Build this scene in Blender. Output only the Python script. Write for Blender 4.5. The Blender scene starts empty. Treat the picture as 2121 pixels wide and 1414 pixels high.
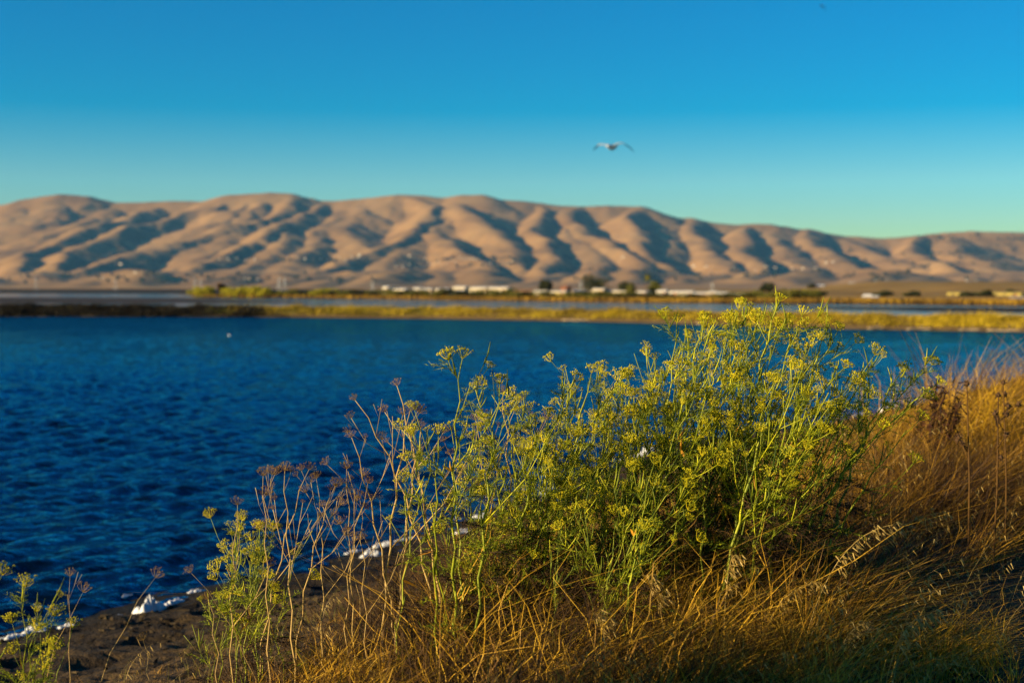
import bpy, math, random
import numpy as np
from mathutils import Vector, Matrix

# ------------------------------------------------------------------ camera, sky, sun, exposure
scene = bpy.context.scene
COL = scene.collection
FPX = 2946.0                      # focal length in photo pixels (50 mm on a 36 mm sensor)
CAM_H = 2.5
PITCH = math.atan((707.0 - 597.0) / FPX)
cam_data = bpy.data.cameras.new("camera")
cam_data.lens = 50.0
cam_data.sensor_width = 36.0
cam_data.clip_start = 0.1
cam_data.clip_end = 60000.0
cam_data.dof.use_dof = True
cam_data.dof.focus_distance = 5.75
cam_data.dof.aperture_fstop = 2.5
cam = bpy.data.objects.new("camera", cam_data)
cam.location = (0, 0, CAM_H)
cam.rotation_euler = (math.radians(90) - PITCH, 0, 0)
COL.objects.link(cam)
scene.camera = cam

SUN_EL = math.radians(12.5)
SUN_AZ = math.atan2(-0.92, -0.39)          # clockwise from +Y; the sun stands behind the left shoulder
sun_dir = Vector((math.sin(SUN_AZ) * math.cos(SUN_EL), math.cos(SUN_AZ) * math.cos(SUN_EL), math.sin(SUN_EL)))

world = bpy.data.worlds.new("World")
scene.world = world
world.use_nodes = True
wn = world.node_tree
wn.nodes.clear()
w_out = wn.nodes.new("ShaderNodeOutputWorld")
w_bg = wn.nodes.new("ShaderNodeBackground")
w_sky = wn.nodes.new("ShaderNodeTexSky")
w_sky.sky_type = 'NISHITA'
w_sky.sun_disc = False
w_sky.sun_elevation = SUN_EL
w_sky.sun_rotation = SUN_AZ % (2 * math.pi)
w_sky.air_density = 1.0
w_sky.dust_density = 0.0
w_sky.ozone_density = 3.0
w_hs = wn.nodes.new("ShaderNodeHueSaturation")
w_hs.inputs['Hue'].default_value = 0.507
w_hs.inputs['Saturation'].default_value = 1.95
w_hs.inputs['Value'].default_value = 1.0
wn.links.new(w_sky.outputs[0], w_hs.inputs['Color'])
w_mu = wn.nodes.new("ShaderNodeMix"); w_mu.data_type = 'RGBA'; w_mu.blend_type = 'MULTIPLY'
w_mu.inputs[0].default_value = 1.0; w_mu.inputs[7].default_value = (0.84, 0.96, 0.98, 1)      # the deep blue of a polarised evening sky
wn.links.new(w_hs.outputs[0], w_mu.inputs[6])
wn.links.new(w_mu.outputs[2], w_bg.inputs['Color'])
w_bg.inputs['Strength'].default_value = 0.066
wn.links.new(w_bg.outputs[0], w_out.inputs['Surface'])

sun_data = bpy.data.lights.new("sun", 'SUN')
sun_data.energy = 5.0
sun_data.angle = math.radians(0.53)
sun_data.color = (1.0, 0.80, 0.50)
sun = bpy.data.objects.new("sun", sun_data)
sun.rotation_euler = sun_dir.to_track_quat('Z', 'Y').to_euler()
COL.objects.link(sun)

scene.view_settings.view_transform = 'Standard'
scene.view_settings.look = 'None'
scene.view_settings.exposure = 1.08
scene.view_settings.gamma = 1.0
scene.render.engine = 'CYCLES'
scene.cycles.max_bounces = 6
scene.cycles.diffuse_bounces = 2
scene.cycles.glossy_bounces = 3
scene.cycles.transmission_bounces = 3
scene.cycles.volume_bounces = 0
scene.cycles.use_denoising = True

# ------------------------------------------------------------------ helpers
rs = np.random.RandomState(7)
rnd = random.Random(11)
SP, CP = math.sin(PITCH), math.cos(PITCH)

def pix(px, py, d):
    """the world point seen at photo pixel (px, py) at depth y = d"""
    u = (px - 1060.5) / FPX
    v = (707.0 - py) / FPX
    dy = CP + v * SP
    dz = -SP + v * CP
    s = d / dy
    return Vector((u * s, d, CAM_H + dz * s))

def pix_ground(px, py, z=0.0):
    u = (px - 1060.5) / FPX
    v = (707.0 - py) / FPX
    dy = CP + v * SP
    dz = -SP + v * CP
    s = (z - CAM_H) / dz
    return Vector((u * s, dy * s, z))

_lat = {}
def vnoise(x, y, seed=0):
    if seed not in _lat:
        g0 = np.random.RandomState(1000 + seed).rand(257, 257); g0[256] = g0[0]; g0[:, 256] = g0[:, 0]; _lat[seed] = g0
    g = _lat[seed]
    x = np.asarray(x, float); y = np.asarray(y, float)
    xi = np.floor(x).astype(int); yi = np.floor(y).astype(int)
    fx = x - xi; fy = y - yi
    fx = fx * fx * (3 - 2 * fx); fy = fy * fy * (3 - 2 * fy)
    xi %= 256; yi %= 256
    a = g[xi, yi]; b = g[xi + 1, yi]; c = g[xi, yi + 1]; d = g[xi + 1, yi + 1]
    return (a * (1 - fx) + b * fx) * (1 - fy) + (c * (1 - fx) + d * fx) * fy

def fbm(x, y, seed=0, octs=4):
    s = 0; a = 0.5; n = 0
    for k in range(octs):
        s = s + a * (vnoise(x * 2 ** k + 17 * k, y * 2 ** k + 5 * k, seed + k) - 0.5); n += a; a *= 0.5
    return s / n * 2

def tag(o, label=None, cat=None, group=None, kind=None):
    if label: o['label'] = label
    if cat: o['category'] = cat
    if group: o['group'] = group
    if kind: o['kind'] = kind
    return o

def empty(name, loc, rz=0.0):
    o = bpy.data.objects.new(name, None)
    o.empty_display_size = 0.1
    o.location = loc
    o.rotation_euler = (0, 0, rz)
    COL.objects.link(o)
    return o

def quad_mesh(name, V, Q, smooth=False, mats=(), midx=None):
    """fast mesh from numpy arrays: V (n,3), Q (m,4)"""
    me = bpy.data.meshes.new(name)
    V = np.asarray(V, np.float32); Q = np.asarray(Q, np.int32)
    me.vertices.add(len(V)); me.vertices.foreach_set("co", V.ravel())
    me.loops.add(Q.size); me.loops.foreach_set("vertex_index", Q.ravel())
    me.polygons.add(len(Q))
    me.polygons.foreach_set("loop_start", np.arange(0, Q.size, 4, dtype=np.int32))
    if midx is not None:
        me.polygons.foreach_set("material_index", np.asarray(midx, np.int32))
    me.polygons.foreach_set("use_smooth", np.full(len(Q), smooth, dtype=bool))
    me.update(calc_edges=True)
    me.validate()
    for m in mats: me.materials.append(m)
    return me

def link(name, me, parent=None, loc=None):
    o = bpy.data.objects.new(name, me)
    COL.objects.link(o)
    if parent is not None: o.parent = parent
    if loc is not None: o.location = loc
    return o

def grid_quads(nr, nc):
    i = np.arange(nr * nc).reshape(nr, nc)
    return np.stack([i[:-1, :-1], i[:-1, 1:], i[1:, 1:], i[1:, :-1]], -1).reshape(-1, 4)

class MB:
    """collects shapes; build() links them as ONE mesh object"""
    def __init__(s): s.v = []; s.f = []; s.m = []
    def add(s, vs, fs, mi=0):
        o = len(s.v); s.v.extend([tuple(v) for v in vs]); s.f.extend([tuple(i + o for i in f) for f in fs]); s.m.extend([mi] * len(fs))
    def tube(s, pts, rad, n=5, mi=0, cap=True):
        pts = [Vector(p) for p in pts]
        rings = []
        ref = Vector((0.3, 0.9, 0.2))
        for i, p in enumerate(pts):
            t = (pts[min(i + 1, len(pts) - 1)] - pts[max(i - 1, 0)])
            if t.length < 1e-9: t = Vector((0, 0, 1))
            t.normalize()
            a = t.cross(ref)
            if a.length < 1e-4: a = t.cross(Vector((1, 0, 0)))
            a.normalize(); b = t.cross(a)
            r = rad[i] if hasattr(rad, '__len__') else rad
            rings.append([p + (a * math.cos(2 * math.pi * k / n) + b * math.sin(2 * math.pi * k / n)) * r for k in range(n)])
        vs = [v for r in rings for v in r]
        fs = [(i * n + k, i * n + (k + 1) % n, (i + 1) * n + (k + 1) % n, (i + 1) * n + k) for i in range(len(pts) - 1) for k in range(n)]
        if cap: fs += [tuple(range(n))[::-1], tuple((len(pts) - 1) * n + k for k in range(n))]
        s.add(vs, fs, mi)
    def ribbon(s, pts, wid, side, mi=0):
        vs = []
        for i, p in enumerate(pts):
            w = wid[i] if hasattr(wid, '__len__') else wid
            vs += [Vector(p) - Vector(side) * w * .5, Vector(p) + Vector(side) * w * .5]
        s.add(vs, [(2 * i, 2 * i + 1, 2 * i + 3, 2 * i + 2) for i in range(len(pts) - 1)], mi)
    def octa(s, c, r, mi=0, sq=1.0):
        c = Vector(c)
        s.add([c + Vector(d) * r for d in ((1, 0, 0), (-1, 0, 0), (0, 1, 0), (0, -1, 0), (0, 0, sq), (0, 0, -sq))],
              [(0, 2, 4), (2, 1, 4), (1, 3, 4), (3, 0, 4), (2, 0, 5), (1, 2, 5), (3, 1, 5), (0, 3, 5)], mi)
    def box(s, a, b, mi=0):
        x0, y0, z0 = a; x1, y1, z1 = b
        s.add([(x0, y0, z0), (x1, y0, z0), (x1, y1, z0), (x0, y1, z0), (x0, y0, z1), (x1, y0, z1), (x1, y1, z1), (x0, y1, z1)],
              [(0, 3, 2, 1), (4, 5, 6, 7), (0, 1, 5, 4), (1, 2, 6, 5), (2, 3, 7, 6), (3, 0, 4, 7)], mi)
    def mesh(s, name, mats, smooth=False):
        me = bpy.data.meshes.new(name)
        me.from_pydata(s.v, [], s.f)
        me.polygons.foreach_set("material_index", np.array(s.m, np.int32))
        me.polygons.foreach_set("use_smooth", np.full(len(s.f), smooth, dtype=bool))
        for m in mats: me.materials.append(m)
        me.update()
        return me
    def build(s, name, mats, parent=None, smooth=False, loc=None):
        if not isinstance(mats, (list, tuple)): mats = [mats]
        return link(name, s.mesh(name, mats, smooth), parent, loc)

# ------------------------------------------------------------------ materials
def new_mat(name):
    m = bpy.data.materials.new(name); m.use_nodes = True
    nt = m.node_tree; b = nt.nodes['Principled BSDF']
    return m, nt, b

def N(nt, t, **kw):
    n = nt.nodes.new(t)
    for k, v in kw.items(): setattr(n, k, v)
    return n

def ramp(nt, fac, stops):
    r = nt.nodes.new("ShaderNodeValToRGB")
    els = r.color_ramp.elements
    while len(els) < len(stops): els.new(0.5)
    for e, (p, c) in zip(els, stops): e.position = p; e.color = (*c, 1)
    if fac is not None: nt.links.new(fac, r.inputs[0])
    return r

def noise(nt, scale, detail=4, rough=0.55, vec=None, coord='Object'):
    if vec is None:
        tc = nt.nodes.new("ShaderNodeTexCoord"); vec = tc.outputs[coord]
    n = nt.nodes.new("ShaderNodeTexNoise")
    n.inputs['Scale'].default_value = scale; n.inputs['Detail'].default_value = detail; n.inputs['Roughness'].default_value = rough
    nt.links.new(vec, n.inputs['Vector'])
    return n

def plant_mat(name, cols, rough=0.6, transl=0.0, spec=0.25, coarse=None):
    """colours vary per island and with a fine noise"""
    m, nt, b = new_mat(name)
    geo = nt.nodes.new("ShaderNodeNewGeometry")
    nz = noise(nt, 9.0, 3)
    ad = N(nt, "ShaderNodeMath", operation='ADD')
    mu = N(nt, "ShaderNodeMath", operation='MULTIPLY_ADD')
    mu.inputs[1].default_value = 0.9; mu.inputs[2].default_value = -0.45
    nt.links.new(nz.outputs[0], mu.inputs[0])
    nt.links.new(geo.outputs['Random Per Island'], ad.inputs[0]); nt.links.new(mu.outputs[0], ad.inputs[1])
    fac = ad.outputs[0]
    if coarse:
        cz = noise(nt, coarse, 4, .6); ca = N(nt, "ShaderNodeMath", operation='MULTIPLY_ADD'); ca.inputs[1].default_value = 2.4; ca.inputs[2].default_value = -1.25
        nt.links.new(cz.outputs[0], ca.inputs[0]); ab = N(nt, "ShaderNodeMath", operation='ADD')
        nt.links.new(ca.outputs[0], ab.inputs[0]); nt.links.new(fac, ab.inputs[1]); fac = ab.outputs[0]
    r = ramp(nt, fac, [(i / max(1, len(cols) - 1), c) for i, c in enumerate(cols)])
    nt.links.new(r.outputs[0], b.inputs['Base Color'])
    b.inputs['Roughness'].default_value = rough
    b.inputs['Specular IOR Level'].default_value = spec
    if transl > 0:
        tr = nt.nodes.new("ShaderNodeBsdfTranslucent"); mx = nt.nodes.new("ShaderNodeMixShader")
        mx.inputs[0].default_value = transl
        nt.links.new(r.outputs[0], tr.inputs['Color'])
        nt.links.new(b.outputs[0], mx.inputs[1]); nt.links.new(tr.outputs[0], mx.inputs[2])
        nt.links.new(mx.outputs[0], nt.nodes['Material Output'].inputs['Surface'])
    return m

def flat_mat(name, col, rough=0.6, var=0.12, scale=3.0):
    m, nt, b = new_mat(name)
    nz = noise(nt, scale, 5)
    r = ramp(nt, nz.outputs[0], [(0.25, tuple(c * (1 - var) for c in col)), (0.75, tuple(min(1, c * (1 + var)) for c in col))])
    nt.links.new(r.outputs[0], b.inputs['Base Color']); b.inputs['Roughness'].default_value = rough; b.inputs['Specular IOR Level'].default_value = .12
    return m

M_stem = plant_mat("fennel_stem", [(.04, .065, .005), (.17, .20, .007), (.50, .48, .014)], .5)
M_leaf = plant_mat("fennel_leaf", [(.05, .085, .004), (.19, .24, .007), (.46, .46, .011)], .6, .25)
M_flower = plant_mat("fennel_flower", [(.18, .19, .004), (.46, .41, .005), (.72, .54, .006)], .7, .1)
M_sheath = plant_mat("dry_sheath", [(.40, .22, .02), (.60, .34, .03), (.46, .20, .012)], .6, .2)
M_dry = plant_mat("dry_stem", [(.22, .14, .035), (.40, .26, .075), (.58, .40, .15)], .7)
M_seed = plant_mat("dry_seed_head", [(.11, .06, .010), (.21, .12, .02), (.32, .19, .04)], .8)
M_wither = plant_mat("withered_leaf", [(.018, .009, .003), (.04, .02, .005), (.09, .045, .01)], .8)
M_grass = plant_mat("dry_grass", [(.03, .012, .002), (.08, .035, .003), (.24, .12, .007), (.56, .29, .016)], .55, .2, coarse=.9)
M_oat = plant_mat("oat_husk", [(.30, .19, .04), (.46, .31, .08), (.58, .42, .14)], .5, .25)
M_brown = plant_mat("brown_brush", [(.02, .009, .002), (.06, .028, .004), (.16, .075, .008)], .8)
M_olive = plant_mat("olive_scrub", [(.05, .055, .006), (.10, .10, .008), (.20, .16, .012)], .8)
M_levee_grass = plant_mat("far_golden_grass", [(.12, .075, .003), (.36, .24, .005), (.52, .36, .008)], .7, .15, coarse=.22)
M_dark_blades = plant_mat("near_black_blade", [(.004, .003, .002), (.010, .007, .003), (.03, .02, .004)], .9)
M_yellow_shrub = plant_mat("yellow_shrub", [(.18, .17, .006), (.36, .31, .008), (.45, .37, .010)], .8, .15)
M_dark_tree = plant_mat("dark_tree_leaf", [(.012, .016, .006), (.03, .035, .008), (.06, .06, .012)], .8, .1)
M_bark = flat_mat("bark", (.12, .08, .05), .9)
M_foam = flat_mat("foam", (.66, .65, .62), .8, .12, 14)
M_wall = flat_mat("cream_wall", (.52, .42, .25), .7, .08, .5)
M_wall_w = flat_mat("white_wall", (.60, .53, .40), .7, .06, .5)
M_wall_y = flat_mat("yellow_wall", (.45, .34, .08), .7, .08, .5)
M_wall_t = flat_mat("tan_wall", (.34, .24, .13), .7, .08, .5)
M_roofw = flat_mat("pale_roof", (.70, .66, .58), .6, .08, .5)
M_roofb = flat_mat("brown_roof", (.28, .12, .06), .7, .1, .5)
M_glass = flat_mat("dark_glass", (.03, .035, .04), .15)
M_steel = flat_mat("galvanised_steel", (.55, .55, .52), .5)

# ------------------------------------------------------------------ hills: a crest and its spurs, worn by noise
CREST = [(-420, 440), (-260, 425), (-120, 436), (0, 424), (60, 410), (130, 401), (180, 404), (240, 417), (300, 418), (350, 415), (420, 416),
         (470, 404), (560, 397), (600, 398), (640, 408), (660, 413), (700, 414), (760, 409), (820, 402), (870, 403), (920, 408),
         (960, 402), (1000, 402), (1030, 412), (1080, 415), (1120, 420), (1200, 427), (1260, 423), (1320, 426), (1360, 438),
         (1390, 448), (1420, 450), (1480, 460), (1530, 463), (1590, 462), (1620, 468), (1660, 474), (1700, 480), (1750, 487),
         (1830, 492), (1900, 486), (1960, 480), (2010, 477), (2060, 479), (2121, 481), (2260, 470), (2420, 478), (2600, 470)]
D_CREST, D_FOOT = 10500.0, 7000.0
SPURS = [
    [(20, 422), (-10, 450), (-60, 480), (-120, 520), (-160, 560)],
    [(70, 410), (60, 440), (20, 470), (-40, 500), (-60, 540)],
    [(130, 401), (120, 430), (100, 450), (40, 462), (0, 470)],
    [(180, 405), (185, 425), (165, 450)],
    [(240, 417), (205, 440), (150, 458), (100, 478), (50, 505), (10, 545)],
    [(350, 415), (290, 438), (230, 458), (170, 470), (120, 500), (60, 522), (20, 560)],
    [(300, 418), (270, 445), (240, 470)],
    [(470, 404), (440, 428), (380, 440), (320, 458), (260, 468), (200, 492), (150, 520), (110, 548)],
    [(380, 440), (365, 460), (340, 480)],
    [(520, 400), (490, 425), (465, 450), (420, 470)],
    [(560, 397), (548, 420), (520, 440), (500, 460)],
    [(610, 398), (605, 425), (575, 450), (478, 466), (396, 492), (290, 514), (210, 540), (150, 565)],
    [(478, 466), (455, 490), (420, 512), (385, 545), (330, 565)],
    [(680, 413), (650, 438), (590, 462), (540, 480), (500, 505), (450, 532), (400, 560)],
    [(590, 462), (580, 490), (560, 515), (530, 545)],
    [(720, 413), (700, 440), (660, 468), (640, 500), (600, 530), (570, 560)],
    [(760, 409), (735, 432), (715, 455), (735, 485), (745, 505)],
    [(790, 405), (790, 430), (800, 450)],
    [(830, 402), (905, 425), (898, 442), (871, 466), (815, 497), (766, 522), (700, 540), (640, 565)],
    [(871, 466), (860, 485), (850, 505)],
    [(960, 402), (950, 423), (931, 456), (890, 482), (832, 507), (800, 535), (770, 560)],
    [(890, 482), (925, 503), (975, 530), (1005, 548), (1020, 565)],
    [(950, 423), (985, 450), (1010, 475), (1040, 500), (1058, 525), (1070, 550)],
    [(1010, 475), (985, 500), (965, 515)],
    [(870, 500), (900, 540), (930, 565)],
    [(1060, 414), (1075, 435), (1085, 450)],
    [(1130, 420), (1118, 446), (1096, 475), (1125, 492), (1122, 515), (1142, 530), (1115, 555)],
    [(1142, 530), (1180, 550), (1200, 566)],
    [(1210, 427), (1168, 440), (1205, 462), (1240, 487), (1275, 512), (1318, 530), (1330, 560)],
    [(1175, 468), (1210, 497), (1232, 525), (1250, 555)],
    [(1260, 423), (1262, 445), (1275, 460)],
    [(1325, 426), (1300, 448), (1330, 475), (1325, 502), (1345, 522), (1380, 548)],
    [(1360, 438), (1380, 455), (1395, 490), (1385, 530), (1370, 560)],
    [(1420, 450), (1442, 475), (1475, 515), (1500, 545), (1520, 568)],
    [(1442, 475), (1425, 505), (1440, 535)],
    [(1530, 463), (1548, 482), (1538, 515), (1556, 536), (1580, 556)],
    [(1595, 462), (1600, 478), (1615, 500), (1645, 530), (1660, 556)],
    [(1660, 474), (1662, 486), (1706, 520), (1750, 548)],
    [(1720, 483), (1742, 492), (1776, 507), (1844, 526), (1912, 548)],
    [(1900, 486), (1880, 505), (1900, 525), (1960, 550)],
    [(1970, 479), (1985, 505), (2030, 530), (2060, 556)],
    [(2060, 479), (2090, 505), (2120, 535)],
    [(2200, 475), (2180, 505), (2220, 540)],
]
BIG = {(610, 398), (680, 413), (830, 402), (950, 423), (1130, 420), (1210, 427), (1420, 450), (1530, 463), (1660, 474), (470, 404), (350, 415), (890, 482), (1325, 426), (1900, 486)}
cx_ = np.array([p[0] for p in CREST], float); cy_ = np.array([p[1] for p in CREST], float)

def spur_world(pts, crest=False):
    out = []
    for px, py in pts:
        if crest:
            d = D_CREST
        else:
            yc = np.interp(px, cx_, cy_)
            t = min(1, max(0, (py - yc) / (592 - yc)))
            d = D_CREST - (D_CREST - D_FOOT) * t
        p = pix(px, py, d)
        out.append((p.x, p.y, p.z))
    return out

def hill_height(X, Y):
    wx = 90 * fbm(X / 520, Y / 520, 3, 4); wy = 90 * fbm(X / 520, Y / 520, 13, 4)
    Xw = X + wx; Yw = Y + wy
    kv = 1 + 0.25 * fbm(X / 700, Y / 700, 23, 2)
    px = X / Y * FPX + 1060.5
    zc = CAM_H + (597 - np.interp(px, cx_, cy_)) / FPX * D_CREST
    t = np.clip((Y - 6300) / (D_CREST - 6300), 0, 1)
    f = np.clip((Y - 4900) / 1900, 0, 1); f = f * f * (3 - 2 * f)
    H = 2 + 26 * f * (1 + 1.5 * fbm(X / 560, Y / 620, 53, 4)) + (zc * 0.30) * t ** 1.3
    segs = []
    cw = spur_world(CREST, True)
    for a, b in zip(cw[:-1], cw[1:]): segs.append((a, b, 0.42, -6))
    for i, s in enumerate(SPURS):
        w = spur_world(s)
        if len(s) < 4: continue
        big = s[0] in BIG
        for a, b in zip(w[:-1], w[1:]): segs.append((a, b, 0.50 if big else 0.30, -2 if big else -26))
    kr = random.Random(19)
    for i in range(46):                      # low foothill ridges in front of the range
        px0 = -420 + 3000 * (i + kr.random()) / 46; y0 = kr.uniform(556, 578); dx = kr.uniform(-110, 60)
        d0 = kr.uniform(6500, 7300)
        w = [tuple(pix(px0 + dx * f, y0 + (592 - y0) * f ** 1.3, d0 - 1300 * f)) for f in (0, .33, .66, 1)]
        for a, b in zip(w[:-1], w[1:]): segs.append((a, b, 0.27, 0))
    M = np.full(X.shape, -1e9)
    for a, b, k, dz in segs:
        ax, ay, az = a; bx, by, bz = b
        ux, uy = bx - ax, by - ay
        L2 = ux * ux + uy * uy
        # the crest follows the unwarped ground so that the skyline stays put
        XX, YY = (X, Y) if ay == by else (Xw, Yw)
        tt = np.clip(((XX - ax) * ux + (YY - ay) * uy) / L2, 0, 1)
        dist = np.hypot(XX - ax - ux * tt, YY - ay - uy * tt)
        z = az + (bz - az) * tt + dz - k * kv * (np.sqrt(dist * dist + 55 ** 2) - 55)
        M = np.maximum(M, z)
    S = 6.0
    mx = np.maximum(H, M)
    H = mx + S * np.log(np.exp((H - mx) / S) + np.exp((M - mx) / S))
    up = np.clip((H - 12) / 90, 0, 1)
    fade = np.where(Y > D_CREST - 350, 0.5, 1.0)
    r = 1 - np.abs(fbm(X / 330 + 4, Y / 420, 31, 4)) * 2
    H = H + up * fade * (9 * (r - 0.6) + 13 * fbm(X / 170 + .4 * fbm(X / 300, Y / 300, 47, 2), Y / 230, 41, 4))
    H = H - np.clip((Y - D_CREST) / 3000, 0, 1) * 350
    return H

pxs = np.arange(-420, 2601, 3.6)
ds = np.concatenate([np.arange(4900, 11000, 14.0), np.arange(11000, 13600, 80.0)])
PX, DD = np.meshgrid(pxs, ds)
HX = (PX - 1060.5) / FPX * DD
HZ = hill_height(HX, DD)
for _ in range(1):
    HZ[1:-1, 1:-1] = (HZ[1:-1, 1:-1] * 2 + HZ[:-2, 1:-1] + HZ[2:, 1:-1] + HZ[1:-1, :-2] + HZ[1:-1, 2:]) / 6
HZ[0] = -12; HZ[-1] = -40

def hill_z(px, d):
    i = np.searchsorted(ds, d); j = int(round((px + 420) / 3.6))
    return float(HZ[min(i, len(ds) - 1), min(max(j, 0), len(pxs) - 1)])

M_hill, nt, b = new_mat("dry_hill_grass")
n1 = noise(nt, 0.0022, 6, .6); n2 = noise(nt, 0.010, 6, .62)
geo = nt.nodes.new("ShaderNodeNewGeometry")
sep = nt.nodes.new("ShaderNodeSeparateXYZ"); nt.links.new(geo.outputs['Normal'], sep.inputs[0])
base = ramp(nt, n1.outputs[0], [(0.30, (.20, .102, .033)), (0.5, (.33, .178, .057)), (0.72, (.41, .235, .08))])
# darker brown on slopes that face right, broken up by noise
side_fac = N(nt, "ShaderNodeMath", operation='MULTIPLY_ADD'); side_fac.inputs[1].default_value = 0.75
nt.links.new(sep.outputs['X'], side_fac.inputs[0]); nt.links.new(n2.outputs[0], side_fac.inputs[2])
sr = ramp(nt, side_fac.outputs[0], [(0.60, (0, 0, 0)), (0.78, (1, 1, 1))])
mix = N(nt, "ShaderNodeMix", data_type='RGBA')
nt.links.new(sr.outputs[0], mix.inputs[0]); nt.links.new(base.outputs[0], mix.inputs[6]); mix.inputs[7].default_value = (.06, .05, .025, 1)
nt.links.new(mix.outputs[2], b.inputs['Base Color']); b.inputs['Roughness'].default_value = 0.95
b.inputs['Specular IOR Level'].default_value = 0.05
hills = link("hills", quad_mesh("hills", np.stack([HX, DD, HZ], -1).reshape(-1, 3), grid_quads(*HX.shape), True, [M_hill]))
tag(hills, kind='structure', label="range of dry tan hills with shadowed gullies", cat="hills")

# ------------------------------------------------------------------ ground: one sheet to the horizon, under water where there is water
FAR_SHORE = [(-900, 606.5), (-200, 607), (200, 607.5), (380, 608), (392, 614), (420, 616), (700, 618.5), (1000, 622.5), (1300, 627), (1560, 628.5), (1700, 629), (2121, 633), (2500, 637), (3200, 642)]
fs = [pix_ground(px, py) for px, py in FAR_SHORE]
fsx = np.array([p.x / p.y * FPX + 1060.5 for p in fs]); fsd = np.array([p.y for p in fs])
def far_shore_d(px): return np.interp(px, fsx, fsd)

gpx = np.linspace(-3500, 5600, 460)
grow = np.concatenate([[0.0], np.geomspace(0.02, 60, 200)])
G, R_ = np.meshgrid(gpx, grow)
SD = far_shore_d(G)
GD = SD * (1 + 0) + R_ * 260
GX = (G - 1060.5) / FPX * GD
GZ = 0.45 * np.clip(R_ * 260 / 14, 0, 1) + 0.6 * fbm(GX / 60, GD / 60, 61, 3) * np.clip(R_ * 260 / 60, 0, 1) - 0.05
# a low tan mound at the right behind the sheds
def mound(px, d):
    m = np.clip((px - 1560) / 260, 0, 1) * np.exp(-((d - 980) / 230.0) ** 2)
    m2 = np.clip((px - 1830) / 160, 0, 1) * np.exp(-((d - 640) / 110.0) ** 2)
    return 6.5 * m * m * (3 - 2 * m) + 3.4 * m2
GZ = GZ + mound(G, GD)
GV = np.stack([GX, GD, GZ], -1)
# skirt that carries the same sheet under the ponds and the near bank
u1 = GV[0].copy(); u1[:, 2] = -0.9; u1[:, 1] -= 4; u1[:, 0] = (gpx - 1060.5) / FPX * u1[:, 1]
u2 = u1.copy(); u2[:, 1] = -40; u2[:, 2] = -0.9; u2[:, 0] = (gpx - 1060.5) / 5000 * 400
GV = np.concatenate([u2[None], u1[None], GV], 0)
M_plain, nt, b = new_mat("plain_soil")
n1 = noise(nt, 0.012, 6, .6, coord='Object'); n2 = noise(nt, 0.004, 3, .5)
tc = nt.nodes.new("ShaderNodeTexCoord"); sx = nt.nodes.new("ShaderNodeSeparateXYZ"); nt.links.new(tc.outputs['Object'], sx.inputs[0])
r1 = ramp(nt, n1.outputs[0], [(0.3, (.16, .09, .02)), (0.5, (.30, .17, .04)), (0.7, (.40, .25, .06))])
dv = N(nt, "ShaderNodeMath", operation='DIVIDE'); nt.links.new(sx.outputs[0], dv.inputs[0]); nt.links.new(sx.outputs[1], dv.inputs[1])
lr = ramp(nt, None, [(0.30, (0, 0, 0)), (0.36, (1, 1, 1))])
ma = N(nt, "ShaderNodeMath", operation='MULTIPLY_ADD'); ma.inputs[1].default_value = 1.0; ma.inputs[2].default_value = 0.43
nt.links.new(dv.outputs[0], ma.inputs[0]); nt.links.new(ma.outputs[0], lr.inputs[0])
mix = N(nt, "ShaderNodeMix", data_type='RGBA'); nt.links.new(lr.outputs[0], mix.inputs[0])
r2 = ramp(nt, n1.outputs[0], [(0.3, (.014, .010, .006)), (0.7, (.04, .028, .017))])
nt.links.new(r2.outputs[0], mix.inputs[6]); nt.links.new(r1.outputs[0], mix.inputs[7])
nt.links.new(mix.outputs[2], b.inputs['Base Color']); b.inputs['Roughness'].default_value = 1.0
b.inputs['Specular IOR Level'].default_value = 0.1
ground = link("ground", quad_mesh("ground", GV.reshape(-1, 3), grid_quads(GV.shape[0], GV.shape[1]), True, [M_plain]))
tag(ground, kind='structure', label="flat plain beyond the ponds reaching the hills", cat="ground")

# ------------------------------------------------------------------ far levee across the picture
LEV = [(-1400, 652), (-500, 653), (0, 655), (300, 655.5), (520, 656), (900, 660), (1300, 667.5), (1700, 680), (2121, 688), (2500, 698), (3200, 716)]
lv = [pix_ground(px, py) for px, py in LEV]
lvp = np.array([p.x / p.y * FPX + 1060.5 for p in lv]); lvd = np.array([p.y for p in lv])
def lev_d(px): return np.interp(px, lvp, lvd)

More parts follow.
